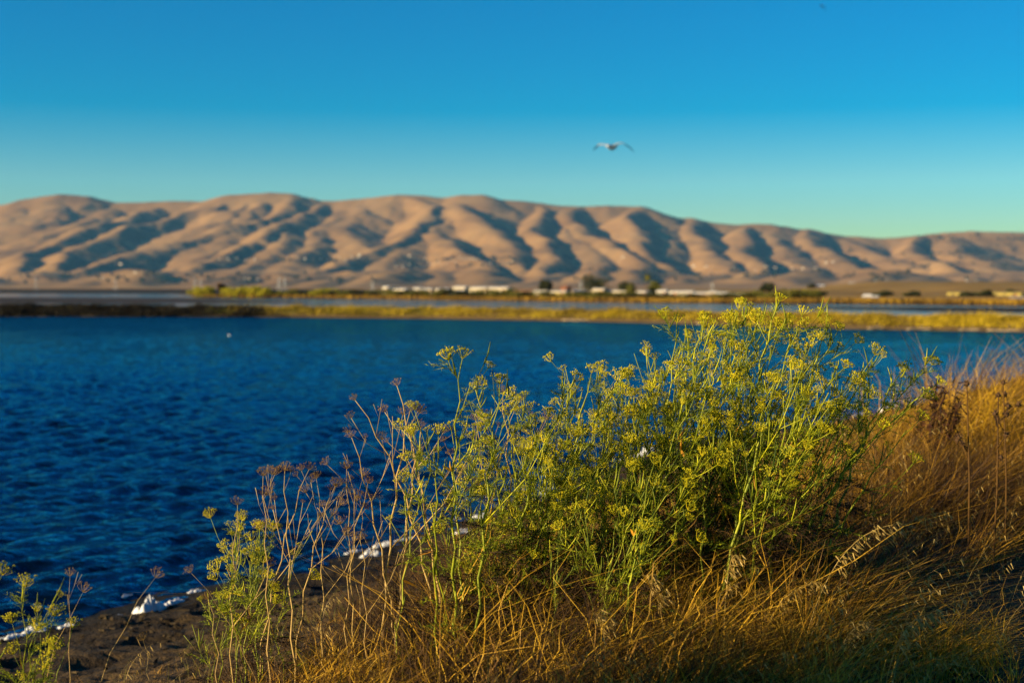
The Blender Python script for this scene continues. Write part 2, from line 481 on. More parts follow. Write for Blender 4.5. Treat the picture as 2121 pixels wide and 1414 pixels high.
def water_mat(name, scale, strength, col, rough=0.03, tint=(.07, .57, .86)):
    m, nt, b = new_mat(name)
    tc = nt.nodes.new("ShaderNodeTexCoord"); mp = nt.nodes.new("ShaderNodeMapping")
    mp.inputs['Scale'].default_value = (0.75, 1.15, 1)
    mp.inputs['Rotation'].default_value = (0, 0, 0.35)
    nt.links.new(tc.outputs['Object'], mp.inputs[0])
    a = noise(nt, scale, 5, .62, mp.outputs[0]); c = noise(nt, scale * 0.22, 3, .55, mp.outputs[0])
    ad = N(nt, "ShaderNodeMath", operation='MULTIPLY_ADD'); ad.inputs[1].default_value = 2.2
    nt.links.new(c.outputs[0], ad.inputs[0]); nt.links.new(a.outputs[0], ad.inputs[2])
    bp = nt.nodes.new("ShaderNodeBump"); bp.inputs['Strength'].default_value = 1.0; bp.inputs['Distance'].default_value = strength
    nt.links.new(ad.outputs[0], bp.inputs['Height'])
    nt.nodes.remove(b)
    out = nt.nodes['Material Output']
    df = nt.nodes.new("ShaderNodeBsdfDiffuse"); df.inputs['Color'].default_value = (*col, 1)
    gl = nt.nodes.new("ShaderNodeBsdfGlossy"); gl.inputs['Roughness'].default_value = rough; gl.inputs['Color'].default_value = (*tint, 1)
    fr = nt.nodes.new("ShaderNodeFresnel"); fr.inputs['IOR'].default_value = 1.333
    mx = nt.nodes.new("ShaderNodeMixShader")
    for n in (gl, fr): nt.links.new(bp.outputs[0], n.inputs['Normal'])
    nt.links.new(fr.outputs[0], mx.inputs[0]); nt.links.new(df.outputs[0], mx.inputs[1]); nt.links.new(gl.outputs[0], mx.inputs[2])
    nt.links.new(mx.outputs[0], out.inputs['Surface'])
    return m
M_water = water_mat("wind_ruffled_water", 6.5, 0.04, (.001, .006, .013))
M_calm = water_mat("calm_water", 2.2, 0.03, (.01, .02, .035), .06, (.80, .82, .92))

# near pond: a polar sheet of real wind waves from the bank to the middle of the far levee
wpx = np.arange(-900, 3000, 5.0)
wrow = np.concatenate([[0.0], np.geomspace(1, 1 + 0, 1)])
rows = np.geomspace(6.5, 150, 820)
WPX, WD = np.meshgrid(wpx, rows)
lim = lev_d(WPX) + 2.2
WD = np.minimum(WD, lim)
WX = (WPX - 1060.5) / FPX * WD
WZ = np.zeros_like(WX)
wr = np.random.RandomState(21)
sp = np.maximum(WD * 0.005, WD * 5 / FPX)
patch = 0.75 + 0.5 * fbm(WX / 5.0, WD / 7.0, 71, 3)
for k in range(46):
    lam = 0.18 * (.85 / 0.18) ** wr.rand()
    th = math.radians(-32) + wr.randn() * 0.55
    kx, ky = math.cos(th) * 2 * math.pi / lam, math.sin(th) * 2 * math.pi / lam
    amp = 0.0125 * lam ** 0.95 * (0.6 + 0.8 * wr.rand())
    fade = np.clip(lam / (3.5 * sp) - 0.3, 0, 1)
    ph = kx * WX + ky * WD + wr.rand() * 6.28
    s = np.sin(ph)
    WZ += amp * patch * fade * (s + 0.22 * np.cos(2 * ph))
pond = link("pond_water", quad_mesh("pond_water", np.stack([WX, WD, WZ], -1).reshape(-1, 3), grid_quads(*WX.shape), True, [M_water]))
tag(pond, kind='structure', label="deep blue wind ruffled pond in front of the bank", cat="water")

# second pond beyond the levee
c2 = np.linspace(-2600, 4200, 90); f2 = np.linspace(0, 1, 24)
C2, F2 = np.meshgrid(c2, f2)
D2 = lev_d(C2) + 2.6 + F2 * (far_shore_d(C2) + 3 - lev_d(C2))
back = link("far_pond_water", quad_mesh("far_pond_water", np.stack([(C2 - 1060.5) / FPX * D2, D2, 0 * D2], -1).reshape(-1, 3), grid_quads(*C2.shape), True, [M_calm]))
tag(back, kind='structure', label="calm pale pond beyond the grassy levee", cat="water")

M_levsoil = flat_mat("levee_soil", (.12, .075, .03), .95, .3, .6)
M_mudflat = flat_mat("mud_flat", (.045, .030, .019), .8, .3, .05)
M_darkmud = flat_mat("dark_mud", (.022, .015, .009), .9, .4, .2)
M_drift = flat_mat('bleached_wood', (.42, .30, .18), .8, .2, 3)
# levee body: profile swept along its shoreline
prof = [(-1.2, -0.8), (0, -0.02), (0.5, 0.14), (1.4, 0.42), (2.6, 0.62), (4.4, 0.62), (5.6, 0.30), (7.2, -0.8)]
lc = np.linspace(-1400, 3200, 420)
LV = []
for off, z in prof:
    d = lev_d(lc) + off * 1.3
    d = d + 0.25 * fbm(lc / 40, lc * 0 + off, 81, 3)
    LV.append(np.stack([(lc - 1060.5) / FPX * d, d, z + 0.08 * fbm(lc / 25, lc * 0 + off * 3, 83, 3) * (0 < off < 6)], -1))
LV = np.array(LV)
levee = link("levee", quad_mesh("levee", LV.reshape(-1, 3), grid_quads(*LV.shape[:2]), True, [M_levsoil]))
tag(levee, kind='structure', label="low earth levee between the two ponds", cat="levee")

def flat_patch(name, px0, px1, near, far, z, mat, label):
    """a low mud sheet between two shore curves given in photo pixels"""
    c = np.linspace(px0, px1, 160); f = np.linspace(0, 1, 14)
    e = np.clip(np.minimum((c - px0) / 260, (px1 - c) / 260), 0, 1) ** .5
    dn = np.array([pix_ground(x, np.interp(x, *zip(*near))).y for x in c]); df = np.array([pix_ground(x, np.interp(x, *zip(*far))).y for x in c])
    C, F = np.meshgrid(c, f); E = np.meshgrid(e, f)[0]
    D = dn + (df - dn) * (0.5 + (F - 0.5) * E) + 1.5 * fbm(C / 30, F * 2, 91, 3)
    Z = z * (1 - np.abs(2 * F - 1) ** 3) - 0.05 + 0.03 * fbm(C / 8, F * 9, 93, 3)
    o = link(name, quad_mesh(name, np.stack([(C - 1060.5) / FPX * D, D, Z], -1).reshape(-1, 3), grid_quads(*C.shape), True, [mat]))
    return tag(o, kind='structure', label=label, cat="mud flat")
flat_patch("mud_flat", -900, 640, [(-900, 630), (640, 630)], [(-900, 613.5), (0, 614.5), (380, 616.5), (640, 623)], 0.12, M_mudflat, "grey brown mud flat behind the dark end of the levee")
flat_patch("mud_spit", 1660, 3000, [(1660, 640), (2121, 648), (3000, 660)], [(1660, 636), (2121, 637.5), (3000, 643)], 0.22, M_darkmud, "dark mud spit in the far pond")

# grass blades, thousands at a time
def blades(P, H, W, lean, bend, K, seed, jig=0.0):
    """P (n,3) roots, H heights, W widths, lean (n,2) unit-ish, bend 0..1 -> V, Q"""
    r = np.random.RandomState(seed); n = len(P)
    t = np.linspace(0, 1, K + 1)[None, :]
    H = np.asarray(H)[:, None]; B = np.asarray(bend)[:, None]
    x = P[:, 0:1] + lean[:, 0:1] * H * (0.25 * t + B * t * t)
    y = P[:, 1:2] + lean[:, 1:2] * H * (0.25 * t + B * t * t)
    z = P[:, 2:3] + H * (t - 0.42 * B * t * t)
    if jig:
        k = r.randn(n, K + 1, 2) * jig * H[:, :, None] * t[:, :, None]
        x = x + k[:, :, 0]; y = y + k[:, :, 1]
    ph = r.rand(n, 1) * math.pi
    w = np.asarray(W)[:, None] * (1 - 0.9 * t ** 1.4) * .5
    L = np.stack([x - np.cos(ph) * w, y - np.sin(ph) * w, z], -1)
    R = np.stack([x + np.cos(ph) * w, y + np.sin(ph) * w, z], -1)
    V = np.stack([L, R], 2).reshape(-1, 3)
    i = (np.arange(n)[:, None] * (2 * (K + 1)) + 2 * np.arange(K)[None, :])
    Q = np.stack([i, i + 1, i + 3, i + 2], -1).reshape(-1, 4)
    return V, Q

def sticks_join(lst):
    V = []; Q = []; o = 0
    for v, q in lst:
        V.append(v); Q.append(q + o); o += len(v)
    return np.concatenate(V), np.concatenate(Q)

# golden grass on the levee (right of the dark end) and near-black blades on the left end
def levee_plants(n, px0, px1, hmin, hmax, wid, seed, edge=None, offs=(0.6, 4.6)):
    r = np.random.RandomState(seed)
    px = px0 + (px1 - px0) * r.rand(n)
    off = offs[0] + (offs[1] - offs[0]) * r.rand(n)
    d = lev_d(px) + off * 1.3
    X = (px - 1060.5) / FPX * d
    z = np.interp(off, [p[0] for p in prof], [p[1] for p in prof]) - 0.03
    cl = np.clip(0.75 + 0.9 * fbm(X / 1.6, d / 1.6, seed, 3), 0.35, 1.3)
    H = (hmin + (hmax - hmin) * r.rand(n)) * cl
    if edge: H = H * np.clip((edge - px + 30 * r.randn(n)) / 110, .12, 1)
    ln = np.stack([0.5 + 0.4 * r.randn(n), 0.4 * r.randn(n)], -1)
    return blades(np.stack([X, d, z], -1), H, wid * (0.6 + 0.8 * r.rand(n)), ln, 0.2 + 0.5 * r.rand(n), 2, seed + 1)
V, Q = levee_plants(54000, 470, 2700, 0.22, 0.66, 0.035, 301)
o = link("levee_grass", quad_mesh("levee_grass", V, Q, False, [M_levee_grass]))
tag(o, kind='stuff', label="golden grass covering the far levee", cat="grass")
V, Q = levee_plants(38000, -500, 640, 0.35, 0.85, 0.06, 311, edge=590, offs=(0.0, 4.4))
o = link("dark_blades", quad_mesh("dark_blades", V, Q, False, [M_dark_blades]))
tag(o, kind='stuff', label="black brown blades on the dark end of the levee", cat="marsh plants")
V, Q = levee_plants(2600, -300, 900, 0.2, 0.45, 0.06, 321, offs=(2.6, 4.6))
V2, Q2 = levee_plants(4000, 420, 900, 0.2, 0.55, 0.05, 331)
V, Q = sticks_join([(V, Q), (V2, Q2)])
o = link("olive_scrub", quad_mesh("olive_scrub", V, Q, False, [M_olive]))
tag(o, kind='stuff', label="olive scrub patches along the levee top", cat="scrub")
for k, (px, w) in enumerate([(1180, 1.0), (1197, 2.4), (1455, .8), (1520, .7), (1815, 1.1), (1905, 1.6), (2010, 1.3), (2085, 2.2)]):
    d = lev_d(px) - 0.1
    mb = MB(); nseg = 7
    pts = [((t - .5) * w, .08 * math.sin(t * 5 + k), .04 + .02 * math.sin(t * 9 + k)) for t in np.linspace(0, 1, nseg)]
    mb.tube(pts, [.03, .045, .05, .045, .05, .04, .02], 7)
    mb.tube([pts[3], (pts[3][0] + .2, -.05, .3)], [.02, .01], 5)
    o = mb.build("driftwood", M_drift, smooth=True, loc=((px - 1060.5) / FPX * d, d, 0.05))
    where = ["short pale driftwood on the levee edge near the middle of the pond", "longest pale driftwood by the far levee waterline, centre", "pale driftwood stub in front of levee under tall fennel tips",
             "small pale driftwood behind the fennel crown at levee waterline", "pale driftwood at levee waterline just beyond the fennel crown", "bleached log on levee waterline above the lone fennel tips",
             "bleached stick on levee waterline toward the golden bank", "large bleached log at levee waterline above the golden grass"][k]
    tag(o, where, "driftwood", "driftwood along the far levee")

# ------------------------------------------------------------------ near bank: mud beach, slope and crest path
T0 = np.array([-2.8, 11.0]); TD = np.array([.518, .8554]); TP = np.array([.8554, -.518])
def tp_xy(t, p): return T0[0] + TD[0] * t + TP[0] * p, T0[1] + TD[1] * t + TP[1] * p
def xy_tp(x, y):
    dx, dy = x - T0[0], y - T0[1]
    return dx * TD[0] + dy * TD[1], dx * TP[0] + dy * TP[1]
def bank_z(t, p, rough=True):
    q = p + 0.25 + 1.15 * np.exp(-((t - 12) / 5.0) ** 2) + 0.22 * fbm(np.asarray(t) / 1.7, np.asarray(t) * 0, 101, 3)
    z = np.interp(q, [-6, 0, 0.7, 1.6, 3.2, 5.2, 6.2, 9.4, 13, 16], [-0.75, -0.0, 0.07, 0.14, 0.55, 0.96, 1.02, 1.0, -0.1, -1.0])
    if rough:
        m = np.clip(q / 0.8, 0, 1) * np.clip((9 - q) / 2, 0, 1)
        ox, oy = np.asarray(t), np.asarray(p)
        clod = np.abs(fbm(ox / .28, oy / .28, 103, 3))
        pathm = np.clip((q - 6.2) / .6, 0, 1)
        z = z + m * (1 - .7 * pathm) * (0.10 * (0.35 - clod) + 0.10 * fbm(ox / 1.1, oy / 1.1, 107, 3)) + 0.02 * pathm * np.sin(oy * 9 + 2 * fbm(ox, oy, 109, 2))
    return z
def ground_at(x, y):
    t, p = xy_tp(x, y)
    return float(bank_z(np.array([t]), np.array([p]))[0])
tt = np.concatenate([np.arange(-22, -8, .35), np.arange(-8, 13, .055), np.arange(13, 90, .35)])
pp = np.concatenate([np.arange(-6, -1.6, .3), np.arange(-1.6, 8.5, .055), np.arange(8.5, 16.1, .35)])
TT, PP = np.meshgrid(tt, pp)
BX, BY = tp_xy(TT, PP)
BZ = bank_z(TT, PP)
M_bank, nt, b = new_mat("bank_soil")
n1 = noise(nt, 2.2, 6, .65); n2 = noise(nt, 9, 5, .7)
tc = nt.nodes.new("ShaderNodeTexCoord"); sx = nt.nodes.new("ShaderNodeSeparateXYZ"); nt.links.new(tc.outputs['Object'], sx.inputs[0])
wet = ramp(nt, sx.outputs[2], [(0.03, (.010, .007, .004)), (0.10, (.04, .026, .010)), (0.22, (.10, .062, .022))])
var = ramp(nt, n2.outputs[0], [(0.38, (.30, .28, .22)), (0.62, (1.15, 1.08, .9))])
mu = N(nt, "ShaderNodeMix", data_type='RGBA', blend_type='MULTIPLY'); mu.inputs[0].default_value = 1
nt.links.new(wet.outputs[0], mu.inputs[6]); nt.links.new(var.outputs[0], mu.inputs[7])
nt.links.new(mu.outputs[2], b.inputs['Base Color'])
bp = nt.nodes.new("ShaderNodeBump"); bp.inputs['Distance'].default_value = .09; nt.links.new(n2.outputs[0], bp.inputs['Height']); nt.links.new(bp.outputs[0], b.inputs['Normal'])
b.inputs['Roughness'].default_value = .9; b.inputs['Specular IOR Level'].default_value = .2
bank = link("bank_ground", quad_mesh("bank_ground", np.stack([BX, BY, BZ], -1).reshape(-1, 3), grid_quads(*TT.shape)[:, ::-1], True, [M_bank]))
tag(bank, kind='structure', label="brown earth bank with muddy waterline", cat="bank")

# ------------------------------------------------------------------ beyond the ponds: shrubs, trees, sheds, masts, hillside houses
def leaf_cloud(n, rx, ry, rz, cz, size, seed, lobes=5, shell=.55):
    r = np.random.RandomState(seed)
    c = r.randn(lobes, 3) * np.array([rx, ry, rz]) * .42
    c[:, 2] += cz
    lr = (.45 + .35 * r.rand(lobes))
    k = r.randint(0, lobes, n)
    u = r.randn(n, 3); u /= np.linalg.norm(u, axis=1)[:, None]
    rad = (shell + (1 - shell) * r.rand(n)) * lr[k]
    P = c[k] + u * rad[:, None] * np.array([rx, ry, rz])
    P[:, 2] = np.maximum(P[:, 2], 0.02)
    a = r.randn(n, 3); a /= np.linalg.norm(a, axis=1)[:, None]
    b2 = np.cross(a, r.randn(n, 3)); b2 /= np.linalg.norm(b2, axis=1)[:, None]
    s = size * (.5 + r.rand(n))[:, None]
    V = np.stack([P - a * s, P - b2 * s * .5, P + a * s, P + b2 * s * .5], 1).reshape(-1, 3)
    return V, np.arange(4 * n).reshape(-1, 4)

def shrub_meshes(kind, mat, count, n, lobes):
    out = []
    for i in range(count):
        V, Q = leaf_cloud(n, 1.0, 1.0, .75, .62, .10, 500 + i + hash(kind) % 7 * 0, lobes)
        cr = quad_mesh(kind + "_crown", V, Q, False, [mat])
        mb = MB()
        for a in range(4):
            an = a * 1.6 + i
            mb.tube([(0, 0, -.1), (.15 * math.cos(an), .15 * math.sin(an), .4), (.4 * math.cos(an), .4 * math.sin(an), .95)], [.05, .04, .015], 5)
        out.append((cr, mb.mesh(kind + "_stem", [M_bark], True)))
    return out

def place_plant(name, meshes, loc, sx, sz, label, cat, group=None, rz=None, parts=("crown", "trunk")):
    e = empty(name, loc, rnd.random() * 6.28 if rz is None else rz)
    cr = link(parts[0], meshes[0], e); st = link(parts[1], meshes[1], e)
    for o in (cr, st): o.scale = (sx, sx, sz)
    return tag(e, label, cat, group)

Y_SH = shrub_meshes("yellow_shrub", M_yellow_shrub, 3, 900, 7)
O_SH = shrub_meshes("olive_shrub", M_olive, 3, 900, 6)
D_SH = shrub_meshes("dark_shrub", M_dark_tree, 2, 900, 5)
srnd = random.Random(5)
def gz_far(px, d): return 0.35 + float(mound(np.array([px]), np.array([d]))[0])
# yellow-green shrub belt at the left end of the far land
for px in np.arange(403, 560, 8.5):
    d = far_shore_d(px) + 4 + srnd.random() * 8
    if 443 < px < 463: continue
    h = 1.9 + srnd.random() * .7
    place_plant("shrub", Y_SH[srnd.randrange(3)], ((px - 1060.5) / FPX * d, d, 0.3), h * .75, h * .7, "bright yellow green shrub in the belt at the left end of the far shore", "shrub", "yellow green shrubs on the far shore")
for px in np.arange(560, 1560, 10):
    d = far_shore_d(px) + 5 + srnd.random() * 30
    h = .9 + srnd.random() * (1.7 if px < 1060 else 1.1)
    if px < 720 and srnd.random() < .6: ms, lb, gp = Y_SH[srnd.randrange(3)], "yellow green shrub in the scrub strip left of the sheds", "yellow shrubs left of the sheds"
    elif srnd.random() < .3: ms, lb, gp = D_SH[srnd.randrange(2)], "small dark green shrub in front of the cream sheds on the far shore", "dark shrubs in front of the sheds"
    else: ms, lb, gp = O_SH[srnd.randrange(3)], "olive shrub in the scrub strip in front of the cream sheds", "olive shrubs in front of the sheds"
    place_plant("shrub", ms, ((px - 1060.5) / FPX * d, d, 0.3), h * 1.05, h * .55, lb, "shrub", gp)
for px in np.arange(1562, 1690, 9):
    d = far_shore_d(px) + 8 + srnd.random() * 25
    h = 1.5 + srnd.random() * .9
    place_plant("shrub", O_SH[srnd.randrange(3)], ((px - 1060.5) / FPX * d, d, 0.3), h * .7, h * .6, "olive bush in the thicket right of the last cream shed", "shrub", "olive thicket right of the sheds")
# golden grass fringe on the far shore
r = np.random.RandomState(77); n = 16000
px = 395 + 2000 * r.rand(n); d = far_shore_d(px) + 1 + 14 * r.rand(n) ** 1.5
V, Q = blades(np.stack([(px - 1060.5) / FPX * d, d, 0 * d + .2], -1), .35 + .6 * r.rand(n), .12 + .1 * r.rand(n), np.stack([r.randn(n) * .4, r.randn(n) * .4], -1), .4 * r.rand(n), 2, 78)
M_fringe = plant_mat("shore_fringe_grass", [(.07, .035, .004), (.22, .115, .007), (.38, .22, .012)], .8, coarse=.08)
tag(link("shore_grass", quad_mesh("shore_grass", V, Q, False, [M_fringe])), kind='stuff', label="golden grass fringe along the far shore", cat="grass")

# dark single trees: thing > crown, trunk
def tree_meshes(seed, mat, n, rx, rz, h):
    V, Q = leaf_cloud(n, rx * 1.3, rx * 1.3, rz * 1.2, h - rz * .85, .26, seed, 9, .3)
    mb = MB(); q = random.Random(seed)
    mb.tube([(0, 0, -.3), (.05, 0, h * .3), (.1, .05, h * .7)], [.22, .17, .06], 7)
    for k in range(6):
        a = k * 1.05 + q.random(); z = h * (.25 + .08 * k)
        mb.tube([(0.03, 0, z), (math.cos(a) * rx * .35, math.sin(a) * rx * .35, z + rz * .3), (math.cos(a) * rx * .7, math.sin(a) * rx * .7, z + rz * .55)], [.08, .05, .015], 5)
    return quad_mesh("tree_crown", V, Q, False, [mat]), mb.mesh("tree_trunk", [M_bark], True)
def px_size(npx, d): return npx * d / FPX
TREES = [  # px, top y, half width px, depth, label, material
    (1232, 579, 20, 430, "round dark tree behind the long cream shed, biggest on the far shore", M_dark_tree),
    (1296, 588, 14, 425, "dark tree between cream sheds, left of the palm", M_dark_tree),
    (1307, 592, 7, 400, "narrow olive tree touching the dark tree left of the palm", M_olive),
    (1358, 588, 12, 430, "round olive tree just right of the palm", M_olive),
    (1124, 583, 8, 440, "ragged dark tree between the sheds, left of the biggest round tree", M_dark_tree),
    (1136, 587, 7, 445, "low ragged dark tree hugging the taller ragged one between the sheds", M_dark_tree),
    (1594, 588, 8, 420, "dark upright tree over the olive thicket right of the sheds", M_dark_tree),
    (1831, 607, 16, 360, "wide dark bush beside the small pale hut", M_dark_tree),
    (1889, 610, 12, 350, "dark bush alone between the hut and the long yellow shed", M_dark_tree),
    (2000, 611, 12, 345, "dark bush in front of the left end of the long yellow shed", M_dark_tree),
    (2044, 611, 13, 345, "dark bush in front of the middle of the long yellow shed", M_dark_tree),
    (2098, 604, 11, 395, "dark bush at the far end of the long yellow shed", M_dark_tree),
    (459, 588, 7, 455, "brown leafless bushy tree in the gap of the yellow shrub belt", M_brown),
    (1696, 608, 12, 330, "dark low bush at the edge of the olive thicket", M_dark_tree),
    (1680, 588, 7, 900, "dark tree beside the pale house on the tan rise", M_dark_tree),
]
for i, (px, ty, hw, d, lb, mat) in enumerate(TREES):
    z0 = gz_far(px, d)
    top = pix(px, ty, d).z
    h = max(1.2, top - z0); rx = px_size(hw, d)
    ms = tree_meshes(700 + i, mat, 2200, rx, min(h * .5, rx * 1.05), h)
    place_plant("tree", ms, ((px - 1060.5) / FPX * d, d, z0), 1, 1, lb, "tree")
# the palm
d = 440; z0 = .3; top = pix(1341, 566, d).z
e = tag(empty("palm_tree", ((1338 - 1060.5) / FPX * d, d, z0)), "thin tall palm tree rising above the cream sheds", "palm tree")
mb = MB(); hh = top - z0 - .7
mb.tube([(0, 0, -.2), (.1, 0, hh * .5), (.45, 0, hh)], [.28, .20, .17], 8); mb.build("trunk", M_bark, e, True)
mb = MB(); q = random.Random(3)
for k in range(34):
    a = k * 2.4; up = q.uniform(-.9, 1.0); L = 1.5
    dx, dy = math.cos(a), math.sin(a)
    pts = [(.45 + dx * L * s * math.cos(up * .8), dy * L * s * math.cos(up * .8), hh + .1 + L * (up * s - .75 * s * s)) for s in (0, .35, .7, 1)]
    mb.ribbon(pts, [.12, .5, .4, .06], (-dy, dx, .2))
mb.build("crown", M_olive, e)

# sheds and trailers: thing > wall, roof, window, door
def shed(px0, px1, ytop, d, wall, roof, label, name="shed", gable=.35, depth=5.0, nwin=3, door=True, group=None):
    cx = (px0 + px1) / 2; w = px_size(px1 - px0, d)
    z0 = gz_far(cx, d) - .1
    H = pix(cx, ytop, d).z - z0
    h = H - gable
    e = tag(empty(name, ((cx - 1060.5) / FPX * d, d, z0), srnd.uniform(-.5, -.35)), label, "shed" if name == "shed" else name.replace('_', ' '), group)
    mb = MB(); mb.box((-w / 2, 0, -.3), (w / 2, depth, h)); mb.build("wall", wall, e)
    mb = MB(); o = .18
    vs = [(-w / 2 - o, -o, h - .02), (w / 2 + o, -o, h - .02), (w / 2 + o, depth + o, h - .02), (-w / 2 - o, depth + o, h - .02), (-w / 2 - o, depth / 2, H), (w / 2 + o, depth / 2, H)]
    vs += [(x, y, z + .09) for x, y, z in vs]
    mb.add(vs, [(0, 1, 5, 4), (2, 3, 4, 5), (6, 10, 11, 7), (8, 11, 10, 9), (0, 6, 7, 1), (2, 8, 9, 3), (1, 7, 11, 5), (5, 11, 8, 2), (0, 4, 10, 6), (4, 3, 9, 10)])
    mb.build("roof", roof, e)
    for k in range(nwin):
        x = -w / 2 + w * (k + .7) / (nwin + .6)
        mb = MB(); mb.box((x - .5, -.04, h * .45), (x + .5, -.004, h * .8)); f = mb.build("window", wall, e)
        mb = MB(); mb.box((x - .42, -.06, h * .49), (x + .42, -.043, h * .77)); mb.build("pane", M_glass, f)
    if door:
        x = w / 2 - min(1.4, w * .2)
        mb = MB(); mb.box((x - .42, -.05, -.02), (x + .42, -.004, h * .82)); mb.build("door", M_roofb, e)
    return e
W_, C_, Y_, T_ = M_wall_w, M_wall, M_wall_y, M_wall_t
SHEDS = [
    (792, 803, 593, 455, W_, M_roofw, "tiny white shed, first in the row of pale sheds from the left", 1),
    (803, 815, 594.5, 470, T_, M_roofw, "narrow grey tan shed squeezed beside the first tiny white shed", 1),
    (813, 841, 597.5, 450, C_, M_roofw, "cream shed half sunk in scrub, second group from the left", 2),
    (854, 868, 595.5, 452, W_, M_roofw, "small white shed left of the dark scrub gap", 1),
    (869, 893, 597, 448, C_, M_roofw, "cream shed with pinkish wall right of the small white shed", 2),
    (901, 926, 597, 445, C_, M_roofw, "yellowish cream shed left of the tall white barn", 2),
    (936, 964, 593, 452, C_, M_roofw, "broad pale roofed barn behind the brightest white shed", 2),
    (942, 959, 600, 425, W_, M_roofw, "brightest white shed standing forward of the row", 1),
    (970, 1008, 594.5, 450, C_, M_roofw, "long cream shed right of the brightest white shed", 3),
    (1010, 1052, 594.5, 446, C_, M_roofw, "long cream shed left of a gap in the row", 3),
    (1062, 1100, 601, 440, T_, M_roofb, "tan shed with brown roof after the gap in the row", 3),
    (1103, 1132, 601.5, 438, C_, M_roofw, "cream shed under the ragged dark trees", 2),
    (1137, 1172, 602.5, 430, Y_, M_roofw, "yellow cream shed with a red brown gable beside it", 2),
    (1182, 1225, 600.5, 440, T_, M_roofw, "greyish low shed in front of the biggest round tree", 3),
    (1226, 1250, 597, 425, C_, M_roofw, "taller end block of the long cream shed below the biggest round tree", 2),
    (1251, 1298, 601, 425, C_, M_roofw, "long cream shed left of the palm", 4),
    (1317, 1337, 602.5, 420, C_, M_roofw, "cream shed at the foot of the palm", 2),
    (1359, 1379, 600.5, 418, W_, M_roofw, "white shed below the round olive tree", 2),
    (1385, 1401, 602.5, 410, W_, M_roofw, "bright white shed heading the last row of trailers", 1),
    (1402, 1434, 602.5, 408, W_, M_roofw, "long bright white trailer in the last row", 3),
    (1436, 1464, 605, 402, T_, M_roofw, "tan trailer in the last row with dark windows", 3),
    (1465, 1481, 603.5, 400, C_, M_roofw, "short cream trailer in the last row", 1),
    (1482, 1504, 605, 396, C_, M_roofw, "cream trailer second from the end of the row", 2),
    (1508, 1545, 606.5, 385, W_, M_roofw, "white trailer at the right end of the row with greenish roof", 4),
]
for p0, p1, ty, d, wl, rf, lb, nw in SHEDS:
    shed(p0, p1, ty, d, wl, rf, lb, "shed", .3, 5, nw)
shed(1160, 1172, 592, 436, M_roofb, M_roofb, "red brown gabled shed peeking above the yellow cream shed", "shed", .8, 4, 1)
shed(1964, 2110, 605.5, 385, Y_, M_wall_y, "long low yellow warehouse near the end of the far shore", "warehouse", .2, 12, 8)
shed(2092, 2135, 616.5, 325, W_, M_roofw, "white low shed in front of the long yellow warehouse", "shed", .25, 5, 2)
shed(1787, 1802, 610, 355, C_, M_roofw, "small pale hut left of the wide dark bush", "shed", .5, 3, 1)
shed(1803, 1817, 613, 350, M_wall_t, M_roofw, "low grey green lean-to against the small pale hut", "shed", .3, 3, 1)
shed(1690, 1704, 590, 900, W_, M_roofw, "pale house on the tan rise above the thicket", "house", .8, 8, 2)
shed(1757, 1770, 585, 960, W_, M_roofw, "pale end block of the long low building on the tan rise", "shed", .4, 8, 1)
shed(1772, 1870, 587, 960, T_, M_roofw, "long low tan building along the tan rise", "warehouse", .3, 10, 8)

# lattice masts on the plain
def mast_mesh(h, w):
    parts = []
    mb = MB()
    for sx, sy in ((-1, -1), (1, -1), (1, 1), (-1, 1)):
        mb.tube([(sx * w, sy * w, 0), (sx * w * .35, sy * w * .35, h * .7), (sx * w * .18, sy * w * .18, h)], .13, 4)
    nb = 9
    for k in range(nb):
        z0, z1 = h * k / nb, h * (k + 1) / nb
        w0, w1 = w * (1 - .85 * k / nb), w * (1 - .85 * (k + 1) / nb)
        for a, b2 in (((-1, -1), (1, -1)), ((1, -1), (1, 1)), ((1, 1), (-1, 1)), ((-1, 1), (-1, -1))):
            mb.tube([(a[0] * w0, a[1] * w0, z0), (b2[0] * w1, b2[1] * w1, z1)], .07, 4)
    arms = MB()
    for z, L in ((h * .72, 4.2), (h * .84, 3.6), (h * .96, 3.0)):
        arms.tube([(-L, 0, z), (0, 0, z + .4), (L, 0, z)], .13, 4)
    return mb.mesh("mast_lattice", [M_steel]), arms.mesh("mast_arms", [M_steel])
mm = mast_mesh(1.0 * 24, 2.2)
MASTS = [(75, 573, "pair member"), (240, 578, ""), (404, 577, ""), (416, 577, ""), (578, 573, ""), (590, 575, ""), (772, 582, ""), (1203, 578, ""), (1475, 585, ""), (1813, 580, ""), (1836, 580, ""), (2001, 578, ""), (2021, 581, "")]
ML = ["steel mast nearest the left edge of the plain", "steel mast alone below the lit left foothill", "left mast of the pair above the start of the yellow shrubs", "right mast of the pair above the start of the yellow shrubs",
      "left mast of the pair beyond the yellow shrub belt", "right mast of the pair beyond the yellow shrub belt", "steel mast left of the first tiny white shed", "steel mast left of the biggest round tree",
      "steel mast over the last row of trailers", "left mast of the pair on the tan rise", "right mast of the pair on the tan rise", "left mast of the pair above the yellow warehouse", "right mast of the pair above the yellow warehouse"]
for (px, ty, _), lb in zip(MASTS, ML):
    d = 1500.0
    z0 = .5; hh = pix(px, ty, d).z - z0
    e = tag(empty("transmission_mast", ((px - 1060.5) / FPX * d, d, z0), .3), lb, "mast", "steel masts on the plain")
    for nm, me in (("lattice", mm[0]), ("crossarm", mm[1])):
        o = link(nm, me, e); o.scale = (.8, .8, hh / 24)

